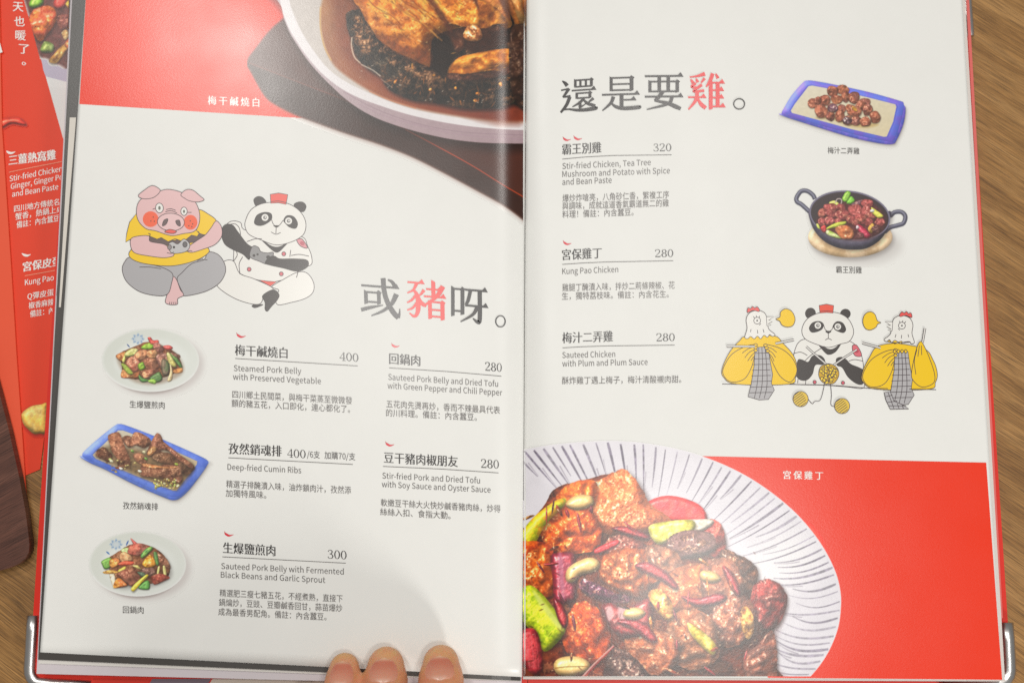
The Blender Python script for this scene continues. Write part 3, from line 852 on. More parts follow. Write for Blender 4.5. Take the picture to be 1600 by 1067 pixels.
A.line([(797, 262), (797, 300)]); A.line([(776, 308), (797, 298), (820, 308)])
A.line([(560, 400), (610, 390), (655, 412)]); A.line([(935, 450), (975, 440), (1030, 450)]); A.line([(610, 480), (680, 410), (770, 350)]); A.line([(590, 600), (592, 570)]); A.line([(642, 610), (645, 580)])
A.shape([(958, 350), (990, 345), (1022, 412), (975, 412)], (226, 108, 120)); A.oval(988, 382, 15, 14, (190, 70, 90), False)
A.shape([(590, 445), (620, 440), (660, 455), (690, 415), (745, 412), (775, 445), (760, 475), (710, 478), (690, 540), (650, 580), (600, 575), (575, 530)], DK, False)
A.shape([(850, 435), (885, 422), (920, 440), (950, 470), (1010, 495), (1040, 520), (1035, 600), (990, 605), (930, 560), (890, 495), (855, 480)], DK, False)
for p in ([(648, 352), (700, 400), (780, 468)], [(990, 372), (900, 430), (832, 478)]):
    A.line(p, 3.4, False); A.line(p, 1.6, False, WH)
A.shape([(745, 490), (800, 468), (855, 495), (868, 545), (840, 595), (800, 605), (755, 590), (732, 545)], (214, 170, 30))
rnd = random.Random(4)
for i in range(34):
    a = rnd.uniform(0, 6.28); r = 58 * math.sqrt(rnd.uniform(0, 1))
    A.oval(800 + r * math.cos(a), 538 + r * 1.02 * math.sin(a), 13, 9, (250, 212, 40), True, rnd.uniform(0, 180))
A.oval(705, 592, 11, 11, (222, 90, 110)); A.oval(896, 597, 11, 11, (222, 90, 110))
A.line([(770, 600), (764, 640), (742, 712), (705, 722), (690, 738), (672, 722), (662, 708)]); A.line([(812, 604), (818, 680), (815, 745), (845, 758)])
# left and right knitting hens
def draw_hen(m, right):
    A.shape(m([(180, 606), (90, 560), (80, 500), (130, 390), (200, 310), (240, 285), (430, 280), (490, 330), (560, 410), (588, 500), (575, 560), (530, 606)]), YE)
    A.shape(m([(232, 290), (248, 230), (242, 170), (265, 125), (320, 108), (370, 130), (384, 185), (395, 235), (436, 270), (420, 284), (400, 272), (385, 290), (362, 276), (340, 300), (318, 282), (296, 300), (272, 284), (254, 298)]), WH)
    A.shape(m([(250, 122), (254, 92), (272, 96), (284, 82), (300, 92), (316, 84), (332, 104), (326, 116), (290, 108)]), (240, 88, 84))
    A.shape(m([(378, 152), (430, 150), (392, 176), (418, 184), (388, 200), (410, 206), (382, 212)]), WH, True, False)
    A.oval(*m([(316, 177)])[0], 23, 23, WH); A.oval(*m([(316, 177)])[0], 6, 6, DK, False)
    for a, b_ in (((298, 160), (290, 148)), ((312, 154), (310, 142)), ((328, 156), (334, 146))): A.line(m([a, b_]), None, False)
    for a, b_ in (((275, 235), (270, 255)), ((318, 240), (320, 264)), ((356, 235), (362, 258)), ((330, 208), (342, 196))): A.line(m([a, b_]), None, False)
    scarf = m([(302, 358), (390, 352), (402, 440), (420, 540), (412, 600), (432, 645), (392, 708), (330, 712), (255, 690), (275, 610), (296, 480)])
    A.shape(scarf, (184, 182, 184), True, False)
    for t in range(1, 9):
        y = 360 + t * 38
        x0 = 300 - (t * 4.5 if t < 9 else 40); x1 = 392 + t * 3.2
        A.line(m([(x0, y), (x1, y - 3)]), None, False)
    for fx in (0.28, 0.52, 0.76):
        A.line(m([(302 + 88 * fx, 356), (296 + 110 * fx, 480), (276 + 140 * fx, 610), (258 + 140 * fx, 700)]))
    A.shape(m([(310, 340), (240, 350), (150, 400), (100, 470), (84, 530), (120, 582), (180, 590), (240, 560), (282, 480), (300, 400), (306, 370)]), YE)
    A.line(m([(306, 350), (258, 366), (215, 396)])); A.line(m([(308, 368), (262, 392), (232, 428)])); A.line(m([(302, 388), (272, 420), (252, 450)])); A.line(m([(292, 420), (274, 448)]))
    for fy in (342, 360, 378): A.oval(*m([(306, fy)])[0], 12, 9, YE)
    if not right:
        A.shape(m([(360, 340), (430, 350), (500, 380), (560, 440), (585, 510), (560, 575), (525, 590), (470, 550), (430, 480), (395, 400)]), YE)
        A.line(m([(372, 352), (415, 366), (448, 392)])); A.line(m([(384, 372), (420, 396), (440, 426)])); A.line(m([(394, 396), (418, 424), (430, 452)]))
        for fy in (344, 362, 382): A.oval(*m([(372 + (fy - 344) * .4, fy)])[0], 12, 9, YE)
draw_hen(lambda p: [tuple(q) for q in p], False)
draw_hen(lambda p: [(1610 - x if y < 300 else x + 945, y + 34) for x, y in p], True)
A.shape([(1395, 360), (1420, 318), (1440, 340), (1480, 430), (1515, 540), (1505, 600), (1430, 625), (1370, 580), (1360, 520)], YE)
A.line([(1395, 372), (1378, 450), (1388, 540)]); A.line([(1412, 345), (1402, 420)]); A.line([(1425, 345), (1428, 410)])
for p in ([(110, 350), (300, 352)], [(440, 332), (565, 306)], [(1026, 328), (1150, 362)], [(1450, 228), (1434, 325)]):
    A.line(p, 3.6, False); A.line(p, 1.7, False, WH)
for x in (1245, 1270, 1295, 1320): A.oval(x, 385, 9, 12, YE)
A.shape([(1175, 662), (1215, 655), (1240, 720), (1300, 745), (1340, 772), (1215, 775), (1185, 710)], (184, 182, 184), True, False)
for p in ([(1185, 690), (1230, 680)], [(1198, 728), (1262, 720)], [(1208, 752), (1320, 752)], [(1200, 660), (1240, 770)], [(1262, 735), (1275, 772)], [(1295, 745), (1305, 772)]): A.line(p, None, False)
# speech bubbles
A.shape([(443, 167), (470, 152), (475, 118), (510, 97), (552, 118), (572, 165), (558, 208), (522, 220), (485, 208), (468, 180)], YE)
A.shape([(1152, 190), (1128, 178), (1112, 135), (1078, 117), (1042, 138), (1030, 185), (1046, 228), (1080, 240), (1118, 222), (1130, 200)], YE)
# wool balls and table line
for cx, cy in ((610, 706), (890, 753)):
    A.oval(cx, cy, 51, 51, (236, 200, 70))
    for t in range(-3, 4):
        s = math.sqrt(max(0, 1 - (t / 3.8) ** 2)) * 48
        A.line([(cx - s * 0.8 + t * 8, cy + t * 12 + s * 0.45), (cx + s * 0.5 + t * 8, cy + t * 12 - s * 0.5)], None, False)
A.line([(80, 603), (180, 606)]); A.line([(530, 606), (800, 612), (1085, 634)]); A.line([(1430, 640), (1525, 642)])
A.line([(1090, 634), (1200, 636)]); A.line([(1345, 640), (1430, 640)])
A.ink.build('cartoon_print', M_TEXT, page_r, 'cartoon of two knitting hens with a panda between them')

# ------------------------------------------------------------------ lettering on the leaflet
def fink(z): return Ink(flat(z), 0.0)
ink = fink(0.00085)
f = [(20, -70), (140, -60), (112, 300), (104, 236), (38, 0)]
ink.poly(f, lin((232, 230, 228)))                       # white photo ground beside the red wedge
ink.poly(catmull([(62, 86), (66, 100), (71, 119), (90, 128), (125, 134), (130, 86)], False, 2), lin((196, 186, 206)))
ink.poly([(71.5, 120), (110, 130), (110, 140), (76, 136)], lin((236, 234, 232)))
ink.build('photo_ground', M_PRINT, p2)
ink = fink(0.0009)
def flet(txt, p0, p1, s, fat=False):
    letter(ink, txt, p0, p1, s, WHITE, 0.0, (-0.03, 0.0, 0.03) if fat else (-0.008, 0.012), ord(txt[-1]) > 0x2000)
for ch, x, y in (('天', 20, 18), ('也', 22, 41), ('暖', 24, 63), ('了', 29, 84), ('。', 34, 102)):
    letter(ink, ch, (x, y), (x + (16 if ch != '。' else 6), y + 1), 17, WHITE, 0.0, (0.0, 0.03), True)
flet('三薑熱窩雞', (14, 259), (87, 249.5), 17, True)
flet('Stir-fried Chicken', (15, 284), (97, 268), 11.5); flet('Ginger, Ginger Po', (17, 296), (98, 280.6), 11.5); flet('and Bean Paste', (19, 308), (91, 296), 11.5)
flet('四川地方傳統名菜', (22, 332), (104, 319), 11.5); flet('蟹香，熱鍋上桌', (24, 344.5), (98, 332), 11.5); flet('備註：內含蠶豆', (26, 357), (92, 346), 11.5)
flet('宮保皮蛋', (36, 425), (96, 415), 16, True)
flet('Kung Pao', (39, 446), (84, 438), 12)
flet('Q彈皮蛋', (43, 470), (84, 463), 11.5); flet('椒香麻辣', (45, 483), (84, 477), 11.5); flet('備註：內', (47, 496), (84, 490), 11.5)
ink.build('lettering', M_TEXT, p2)
for P_ in ([(14, 269.5), (55, 261), (99, 252.5)], [(39, 431), (62, 427), (87, 422.5)]):
    ink = fink(0.0009); ink.line(P_, 1.0, lin((250, 170, 140))); ink.build('rule_line', M_TEXT, p2)
for P_ in ([(10, 236, 1), (13, 238.5, 3.6), (18, 239.5, 3.2), (24, 237.5, 0.8)], [(34, 396, 1), (38, 398.5, 3.6), (43, 399.5, 3.2), (48, 397.5, 0.8)]):
    ink = fink(0.0009); q = catmull(P_, False, 4); ink.line(q[:, :2], q[:, 2], WHITE); ink.build('chili_icon', M_TEXT, p2)
ink = fink(0.00175)
ink.poly([(-4, 70), (0, 68), (4, 82), (-2, 84)], WHITE)
ink.build('lettering', M_TEXT, p1)
bpy.data.objects.remove(_fo); bpy.data.curves.remove(_fc)
# ================================================================== printed food photographs (a small painter; the result is the print on the page)
def box_blur(a, r):
    r = int(round(r))
    if r < 1: return a
    for ax in (0, 1):
        for _ in range(2):
            p = np.pad(a, [(r + 1, r) if i == ax else (0, 0) for i in range(2)], mode='edge')
            c = np.cumsum(p, axis=ax)
            n = a.shape[ax]
            hi = np.take(c, np.arange(2 * r + 1, 2 * r + 1 + n), axis=ax); lo = np.take(c, np.arange(0, n), axis=ax)
            a = (hi - lo) / (2 * r + 1)
    return a

PBG = (241, 241, 237)
class Photo:
    LIGHT = np.array([-0.35, -0.55, 0.76])
    def __init__(self, zf, px0, py0, px1, py1, ox, oy, k, bgc, ss=1.0, seed=1):
        """canvas over photo pixels px0..px1, py0..py1; drawing coordinates are (px-ox)*k, (py-oy)*k"""
        self.zf, self.k, self.ss = zf, k, ss
        self.W = int((px1 - px0) * ss) + 1; self.Hh = int((py1 - py0) * ss) + 1
        self.PX = px0 + np.arange(self.W) / ss; self.PY = py0 + np.arange(self.Hh) / ss
        self.X, self.Y = np.meshgrid((self.PX - ox) * k, (self.PY - oy) * k)
        self.u = k / ss                        # drawing units per cell
        self.rgb = np.tile(np.asarray(bgc, float) / 255.0, (self.Hh, self.W, 1))
        self.alpha = np.zeros((self.Hh, self.W))
        self.rs = np.random.RandomState(seed)
        self.nz = [self.fbm(s) for s in (3, 6, 12, 28)]
    def fbm(self, cell):
        out = np.zeros((self.Hh, self.W)); amp = 1.0
        c = float(cell)
        for _ in range(3):
            gh, gw = int(self.Hh / c) + 3, int(self.W / c) + 3
            g = self.rs.rand(gh, gw)
            y = np.arange(self.Hh) / c; x = np.arange(self.W) / c
            yi, xi = y.astype(int), x.astype(int)
            fy = (y - yi)[:, None]; fx = (x - xi)[None, :]
            fy = fy * fy * (3 - 2 * fy); fx = fx * fx * (3 - 2 * fx)
            a = g[yi][:, xi]; b_ = g[yi][:, xi + 1]; cc = g[yi + 1][:, xi]; d = g[yi + 1][:, xi + 1]
            out += amp * ((a * (1 - fx) + b_ * fx) * (1 - fy) + (cc * (1 - fx) + d * fx) * fy)
            amp *= 0.5; c = max(c / 2, 1.01)
        return (out - out.mean()) / (out.std() + 1e-9) * 0.5
    def sdf(self, P, pad):
        P = np.asarray(P, float)
        x0, y0 = P.min(0) - pad; x1, y1 = P.max(0) + pad
        gx, gy = self.X[0], self.Y[:, 0]
        i0, i1 = np.searchsorted(gx, x0), np.searchsorted(gx, x1)
        j0, j1 = np.searchsorted(gy, y0), np.searchsorted(gy, y1)
        if i1 - i0 < 1 or j1 - j0 < 1: return None
        sl = (slice(j0, j1), slice(i0, i1))
        X, Y = self.X[sl], self.Y[sl]
        d2 = np.full(X.shape, 1e18); ins = np.zeros(X.shape, bool)
        for (ax, ay), (bx, by) in zip(P, np.roll(P, -1, 0)):
            ex, ey = bx - ax, by - ay
            t = np.clip(((X - ax) * ex + (Y - ay) * ey) / (ex * ex + ey * ey + 1e-12), 0, 1)
            d2 = np.minimum(d2, (X - ax - t * ex) ** 2 + (Y - ay - t * ey) ** 2)
            if ay != by:
                cr = ((ay > Y) != (by > Y)) & (X < (bx - ax) * (Y - ay) / (by - ay) + ax)
                ins ^= cr
        d = np.sqrt(d2)
        return sl, np.where(ins, -d, d)
    def mix(self, sl, m, col, mark=True):
        m = m[..., None]
        self.rgb[sl] = self.rgb[sl] * (1 - m) + col * m
        if mark: self.alpha[sl] = np.maximum(self.alpha[sl], m[..., 0])
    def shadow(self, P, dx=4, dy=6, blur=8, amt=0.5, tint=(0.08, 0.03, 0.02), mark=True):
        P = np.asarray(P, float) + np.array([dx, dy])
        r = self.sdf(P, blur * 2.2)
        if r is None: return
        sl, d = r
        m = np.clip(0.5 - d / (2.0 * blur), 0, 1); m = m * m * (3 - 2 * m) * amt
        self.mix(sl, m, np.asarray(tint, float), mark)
    def flat(self, P, col, soft=0.0, nz=0.0, cell=1, smooth=True, amt=1.0, grad=None, mark=True):
        P = catmull(P, True, 5) if smooth else np.asarray(P, float)
        r = self.sdf(P, self.u * 2 + soft)
        if r is None: return
        sl, d = r
        m = np.clip(0.5 - d / max(self.u, soft * 2), 0, 1) * amt
        c = np.asarray(col, float) / 255.0
        c = np.tile(c, d.shape + (1,))
        if grad is not None:
            (gx, gy, c2) = grad
            t = (self.X[sl] * gx + self.Y[sl] * gy)
            t = (t - t.min()) / (np.ptp(t) + 1e-9)
            c = c * (1 - t[..., None]) + np.asarray(c2, float) / 255.0 * t[..., None]
        if nz: c = np.clip(c * (1 + nz * self.nz[cell][sl][..., None]), 0, 1)
        self.mix(sl, m, c, mark)
    def piece(self, P, col, bev=None, spec=0.3, rough=1.0, var=0.18, cell=1, smooth=True, shade=0.5, col2=None, sh=0.55, grain=1.0, gloss=0.0):
        """a lump of food: rounded, lit, with a rough skin, a glint and a shadow on what lies under it"""
        P0 = np.asarray(P, float)
        P = catmull(P0, True, 4) if smooth else P0
        size = np.ptp(P, axis=0).min()
        if bev is None: bev = size * 0.34
        if sh: self.shadow(P, size * 0.03, size * 0.06, max(size * 0.10, self.u * 1.2), sh)
        cr, cg, cbl = [float(v) for v in col[:3]]
        meat = rough >= 0.9 and not (cg > 0.8 * cr or cg < 0.36 * cr)
        if not meat: rough = min(rough, 0.7)
        r = self.sdf(P, self.u * 2 + (size * 0.08 if meat else 0))
        if r is None: return
        sl, d = r
        n1, n2, n3 = self.nz[0][sl] * grain, self.nz[cell][sl] * grain, self.nz[min(cell + 1, 3)][sl]
        if min(d.shape) < 3: return
        if meat:                               # torn, uneven outline
            d = d + (n3 * 0.028 + n2 * 0.010) * min(size, 130.0)
        m = np.clip(0.5 - d / self.u, 0, 1)
        t = np.clip(-d / bev, 0, 1)
        hgt = np.sqrt(np.clip(1 - (1 - t) ** 2, 0, 1)) * bev
        if meat:                               # cut faces meeting in soft ridges
            X, Y = self.X[sl], self.Y[sl]; cx, cy = P[:, 0].mean(), P[:, 1].mean()
            top = None
            for _ in range(6):
                an = self.rs.uniform(0, 2 * math.pi); sl_ = self.rs.uniform(0.15, 0.75)
                h_ = size * self.rs.uniform(0.16, 0.36) - sl_ * ((X - cx) * math.cos(an) + (Y - cy) * math.sin(an)) + n3 * size * 0.05
                top = h_ if top is None else np.minimum(top, h_)
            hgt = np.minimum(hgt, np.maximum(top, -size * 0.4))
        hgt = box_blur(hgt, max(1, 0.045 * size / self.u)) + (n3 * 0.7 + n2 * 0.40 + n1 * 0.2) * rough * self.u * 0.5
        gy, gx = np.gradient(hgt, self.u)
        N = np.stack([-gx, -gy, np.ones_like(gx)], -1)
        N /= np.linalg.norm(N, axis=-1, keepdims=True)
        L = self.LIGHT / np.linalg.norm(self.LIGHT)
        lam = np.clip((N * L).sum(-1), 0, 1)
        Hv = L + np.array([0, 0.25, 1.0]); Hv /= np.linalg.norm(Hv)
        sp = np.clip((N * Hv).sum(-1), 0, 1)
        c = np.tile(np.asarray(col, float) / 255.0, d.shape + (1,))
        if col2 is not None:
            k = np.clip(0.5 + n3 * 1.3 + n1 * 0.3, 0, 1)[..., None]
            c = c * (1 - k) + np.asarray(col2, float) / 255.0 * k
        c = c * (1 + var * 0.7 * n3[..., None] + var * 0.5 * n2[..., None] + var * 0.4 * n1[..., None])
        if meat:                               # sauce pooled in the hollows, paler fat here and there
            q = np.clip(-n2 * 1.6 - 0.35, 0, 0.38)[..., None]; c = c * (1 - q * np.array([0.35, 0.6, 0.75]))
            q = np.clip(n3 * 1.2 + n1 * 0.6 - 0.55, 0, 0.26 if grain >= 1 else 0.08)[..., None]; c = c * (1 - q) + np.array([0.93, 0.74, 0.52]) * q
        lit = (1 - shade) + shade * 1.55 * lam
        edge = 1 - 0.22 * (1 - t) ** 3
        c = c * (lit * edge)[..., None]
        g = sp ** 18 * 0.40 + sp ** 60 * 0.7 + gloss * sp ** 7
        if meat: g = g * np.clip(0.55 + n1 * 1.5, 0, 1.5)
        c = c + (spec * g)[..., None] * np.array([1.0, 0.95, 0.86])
        self.mix(sl, m, np.clip(c, 0, 1))
    def lump(self, cx, cy, rx_, ry_, rot, col, n=9, wob=0.14, **kw):
        a = np.arange(n) / n * 2 * math.pi
        r = 1 + wob * self.rs.uniform(-1, 1, n)
        x, y = rx_ * r * np.cos(a), ry_ * r * np.sin(a); q = math.radians(rot)
        self.piece(np.stack([cx + x * math.cos(q) - y * math.sin(q), cy + x * math.sin(q) + y * math.cos(q)], -1), col, **kw)
    def fleck(self, cx, cy, l, w_, rot, col, amt=1.0):
        q = math.radians(rot); dx, dy = l * math.cos(q), l * math.sin(q); ex, ey = -w_ * math.sin(q), w_ * math.cos(q)
        self.flat([(cx - dx, cy - dy), (cx + ex, cy + ey), (cx + dx, cy + dy), (cx - ex, cy - ey)], col, amt=amt)
    def stroke(self, pts, wd, col, amt=1.0):
        q = np.asarray(pts, float)
        q = catmull(q, False, 5) if len(q) > 2 else q
        t = np.gradient(q, axis=0); t /= np.linalg.norm(t, axis=1, keepdims=True) + 1e-9
        nn = np.stack([-t[:, 1], t[:, 0]], -1)
        w_ = (np.asarray(wd, float) * np.ones(len(q)))[:, None] / 2
        if np.ndim(wd): pass
        self.flat(np.concatenate([q - nn * w_, (q + nn * w_)[::-1]]), col, smooth=False, amt=amt)
    def build(self, name, parent, lift=0.00009, label=None, clip=None, thr=0.02, mat=None):
        a = self.alpha > thr
        if clip is not None:
            r = self.sdf(clip, 1e9); a &= (r[1] < 0) if r else False
        keep = a[1:, 1:] | a[:-1, 1:] | a[1:, :-1] | a[:-1, :-1]
        PX, PY = np.meshgrid(self.PX, self.PY)
        P = onto(PX, PY, self.zf, lift)
        o = grid_mesh(name, P, lin(np.clip(self.rgb, 0, 1) * 255.0), keep, mat or M_PRINT, parent)
        if label: o['label'] = label
        return o


# ------------------------------------------------------------------ big photograph, left page: braised pork belly
ph = Photo(zl, 386, -46, 823, 352, 380, 0, 3.556, (246, 50, 18), 1.25, 3)
below = np.meshgrid(ph.PX, ph.PY)
ph.rgb[below[1] > 163 + (below[0] - 124) * (44.0 / 696.5)] = np.array(PBG) / 255.0
board = [(20, 340), (60, 280), (230, 100), (700, -170), (1900, -170), (1900, 1460), (1760, 1366), (1640, 1282), (1560, 1222), (1450, 1140), (1310, 1062), (1120, 960), (940, 870), (760, 800), (560, 735), (420, 685), (300, 640), (190, 585), (120, 530), (45, 400), (22, 365)]
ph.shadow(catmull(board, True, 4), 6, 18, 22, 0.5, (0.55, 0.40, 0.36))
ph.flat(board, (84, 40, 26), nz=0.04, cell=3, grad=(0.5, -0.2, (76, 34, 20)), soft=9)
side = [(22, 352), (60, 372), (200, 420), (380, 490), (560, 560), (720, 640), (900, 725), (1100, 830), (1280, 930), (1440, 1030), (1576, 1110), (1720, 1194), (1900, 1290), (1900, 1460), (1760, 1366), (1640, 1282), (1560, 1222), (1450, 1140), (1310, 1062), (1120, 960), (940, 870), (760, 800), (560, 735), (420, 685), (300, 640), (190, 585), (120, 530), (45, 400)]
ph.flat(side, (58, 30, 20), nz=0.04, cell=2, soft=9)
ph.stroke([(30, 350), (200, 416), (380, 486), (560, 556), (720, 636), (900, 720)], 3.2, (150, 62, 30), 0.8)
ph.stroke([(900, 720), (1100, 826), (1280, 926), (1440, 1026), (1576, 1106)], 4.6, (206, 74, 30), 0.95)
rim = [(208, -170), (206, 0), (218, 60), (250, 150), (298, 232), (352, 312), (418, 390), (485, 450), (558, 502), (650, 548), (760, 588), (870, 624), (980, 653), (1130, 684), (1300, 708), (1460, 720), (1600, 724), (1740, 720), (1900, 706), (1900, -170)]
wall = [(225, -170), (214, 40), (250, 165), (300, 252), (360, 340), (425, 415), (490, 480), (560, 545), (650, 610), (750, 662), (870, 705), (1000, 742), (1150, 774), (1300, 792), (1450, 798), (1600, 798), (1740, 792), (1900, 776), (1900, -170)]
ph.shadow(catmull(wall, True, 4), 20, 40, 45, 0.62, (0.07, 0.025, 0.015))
ph.flat(wall, (214, 202, 206), grad=(0.0, 1.0, (172, 146, 152)), nz=0.02)
ph.stroke([(560, 512), (700, 590), (860, 655), (1040, 705), (1250, 738), (1560, 752)], 3.5, (150, 122, 136), 0.7)
ph.stroke([(640, 580), (800, 650), (1000, 705), (1200, 748), (1560, 778)], 5, (172, 142, 156), 0.6)
ph.flat(rim, (238, 233, 234), nz=0.01)
inn = [(262, -170), (258, 0), (272, 60), (310, 150), (352, 225), (410, 310), (470, 382), (545, 440), (640, 492), (760, 545), (880, 590), (1000, 622), (1150, 650), (1300, 672), (1460, 684), (1600, 688), (1740, 684), (1900, 670), (1900, -170)]
ph.flat(inn, (206, 198, 192), grad=(1.0, 0.25, (226, 214, 204)), nz=0.02)
soup = [(470, -170), (440, 0), (428, 70), (432, 160), (450, 250), (480, 325), (520, 380), (590, 435), (700, 505), (800, 552), (920, 592), (1050, 622), (1200, 646), (1360, 664), (1500, 671), (1640, 672), (1900, 656), (1900, -170)]
ph.flat(soup, (190, 136, 84), soft=9, grad=(0.35, 1.0, (140, 50, 24)), nz=0.05, cell=3)
ph.flat([(520, -170), (500, 60), (520, 220), (580, 340), (700, 440), (860, 530), (1100, 600), (1600, 640), (1600, -170)], (150, 84, 48), soft=30, grad=(0.2, 1.0, (128, 48, 26)), nz=0.08, cell=2)
ph.stroke([(430, 40), (430, 160), (452, 262), (490, 338)], 8, (226, 178, 96), 0.7)
ph.stroke([(700, 508), (820, 560), (960, 604)], 5, (216, 120, 70), 0.7)
veg = [(600, 60), (575, 120), (598, 215), (625, 310), (700, 385), (760, 425), (800, 485), (870, 530), (960, 560), (1060, 570), (1200, 600), (1320, 606), (1420, 600), (1500, 580), (1600, 560), (1600, 120), (900, 40)]
ph.shadow(catmull(veg, True, 4), 4, 14, 16, 0.7)
ph.piece(veg, (50, 38, 26), bev=70, spec=0.2, rough=3.0, var=0.55, cell=1, shade=0.7, col2=(74, 46, 28), sh=0)
rs = np.random.RandomState(11)
vp = catmull(veg, True, 4)
for i in range(520):
    x, y = rs.uniform(590, 1580), rs.uniform(90, 600)
    r = ph.sdf([(x - 3, y - 3), (x + 3, y - 3), (x, y + 3)], 2)
    inside = 0
    for (ax, ay), (bx, by) in zip(vp, np.roll(vp, -1, 0)):
        if (ay > y) != (by > y) and x < (bx - ax) * (y - ay) / (by - ay) + ax: inside ^= 1
    if not inside: continue
    t = rs.rand()
    c = [(28, 20, 16), (84, 52, 26), (132, 78, 34), (60, 50, 34), (170, 104, 44), (20, 16, 14)][rs.choice(6, p=[.28, .22, .16, .18, .06, .10])]
    ph.fleck(x, y, rs.uniform(6, 26), rs.uniform(1.5, 5), rs.uniform(0, 180), c, rs.uniform(0.5, 1))
for x, y in ((845, 455), (860, 290), (940, 370), (1300, 520), (1060, 420), (1180, 490), (1290, 560), (1430, 470), (1040, 500)):
    ph.lump(x, y, rs.uniform(8, 20), rs.uniform(6, 11), rs.uniform(0, 180), (214, 128, 36), spec=0.5)
for i in range(26):
    ph.fleck(rs.uniform(620, 1500), rs.uniform(330, 585), rs.uniform(3, 10), 1.8, rs.uniform(-50, 20), (226, 214, 200), 0.75)
ph.stroke([(604, 210), (602, 260), (618, 318), (650, 352)], 7, (236, 214, 190), 0.85)
ph.stroke([(655, 360), (720, 392), (764, 426)], 6, (232, 214, 196), 0.8)
ph.stroke([(765, 440), (830, 490)], 4, (210, 190, 176), 0.6)
# slices of meat, back to front
for q, c, c2 in (
    ([(1300, -160), (1600, -160), (1600, 230), (1540, 190), (1470, 60)], (176, 104, 40), (140, 74, 28)),
    ([(1230, -160), (1420, -160), (1470, 40), (1490, 140), (1440, 160), (1360, 60)], (200, 124, 46), (170, 92, 32)),
    ([(1440, -150), (1500, -150), (1580, 150), (1600, 220), (1560, 180)], (206, 150, 84), (190, 120, 60)),
    ([(1080, 200), (1210, 130), (1340, 110), (1460, 160), (1450, 180), (1340, 215), (1250, 250), (1180, 300), (1090, 300)], (96, 48, 24), (70, 34, 20)),
    ([(1140, 380), (1200, 320), (1320, 290), (1480, 270), (1500, 300), (1490, 360), (1400, 390), (1260, 410), (1150, 430)], (206, 110, 22), (232, 140, 40)),
    ([(1135, 410), (1260, 412), (1420, 390), (1500, 362), (1500, 400), (1380, 440), (1230, 450), (1140, 440)], (86, 40, 22), (60, 28, 18)),
    ([(1490, 160), (1600, 190), (1600, 600), (1510, 560), (1480, 400)], (62, 36, 22), (50, 28, 20)),
):
    ph.piece(q, c, bev=34, spec=0.35, rough=1.5, var=0.2, cell=1, col2=c2, sh=0.6, grain=0.3)
ph.flat([(1035, 250), (1080, 205), (1140, 200), (1180, 300), (1140, 390), (1120, 430), (1060, 400), (1030, 360)], (34, 22, 16), soft=10, nz=0.2)
ph.flat([(1230, 215), (1330, 180), (1450, 170), (1470, 240), (1330, 290), (1240, 280)], (56, 26, 14), soft=12, nz=0.2)
ph.piece([(600, -160), (612, 0), (650, 55), (690, 130), (740, 205), (800, 258), (870, 300), (950, 335), (1020, 370), (1038, 366), (1042, 280), (1048, 225), (1090, 190), (1150, 170), (1220, 150), (1240, 110), (1320, 60), (1290, -40), (1260, -160)],
         (186, 98, 30), bev=80, spec=0.30, rough=2.0, var=0.24, cell=1, shade=0.5, col2=(214, 128, 44), sh=0.7, grain=0.3)
ph.piece([(1100, 60), (1180, 20), (1310, 0), (1420, 60), (1460, 130), (1400, 140), (1340, 160), (1250, 150), (1150, 130)], (188, 98, 28), bev=30, spec=0.35, rough=1.8, col2=(222, 138, 44), sh=0.5, grain=0.5)
ph.piece([(1220, 190), (1260, 140), (1310, 150), (1330, 205), (1300, 232), (1240, 225)], (150, 84, 36), bev=20, spec=0.5, col2=(196, 120, 60), sh=0.5)
ph.flat([(930, -150), (1000, -30), (1060, 60), (1110, 140), (1160, 180), (1140, 120), (1080, 30), (1010, -80), (970, -150)], (90, 44, 26), soft=8, nz=0.2, amt=0.8)
ph.flat([(1210, -150), (1260, -30), (1310, 60), (1290, -40), (1250, -150)], (84, 40, 24), soft=6, amt=0.8)
ph.flat([(1360, -150), (1420, 0), (1480, 120), (1470, 50), (1400, -150)], (90, 46, 30), soft=6, amt=0.7)
ph.flat([(770, 190), (860, 240), (960, 270), (1035, 280), (1036, 364), (950, 335), (860, 295), (790, 250)], (128, 62, 30), soft=14, nz=0.25, amt=0.7)
for i in range(26):                        # fibres and fat seams running along the slices
    x0, y0 = rs.uniform(630, 1000), rs.uniform(-60, 40); L_ = rs.uniform(120, 330)
    if x0 > 860: L_ *= 0.5
    q = [(x0 + L_ * t + 8 * math.sin(t * 5 + i), y0 + L_ * 0.80 * t + 6 * math.sin(t * 7)) for t in np.linspace(0, 1, 6)]
    ph.stroke(q, rs.uniform(3, 12), (232, 164, 78) if i % 2 else (132, 60, 20), rs.uniform(0.22, 0.5))
for i in range(110):
    x = rs.uniform(640, 1300); y = rs.uniform(-20, 290)
    if y > 60 + (x - 640) * 0.62 or (x > 1040 and y > 160): continue
    ph.fleck(x, y, rs.uniform(2.5, 13), rs.uniform(1.5, 4.0), rs.uniform(-60, 30), (255, 222, 160), rs.uniform(0.15, 0.6))
for i in range(150):
    x = rs.uniform(640, 1300); y = rs.uniform(0, 340)
    if y > 70 + (x - 640) * 0.68 or (x > 1040 and y > 170): continue
    ph.fleck(x, y, rs.uniform(6, 24), rs.uniform(2, 5), rs.uniform(20, 70), (120, 58, 20), rs.uniform(0.2, 0.5))
for i in range(30):
    ph.fleck(rs.uniform(1150, 1480), rs.uniform(290, 400), rs.uniform(6, 18), rs.uniform(1.5, 3), rs.uniform(-25, 5), (255, 190, 90), rs.uniform(0.3, 0.7))
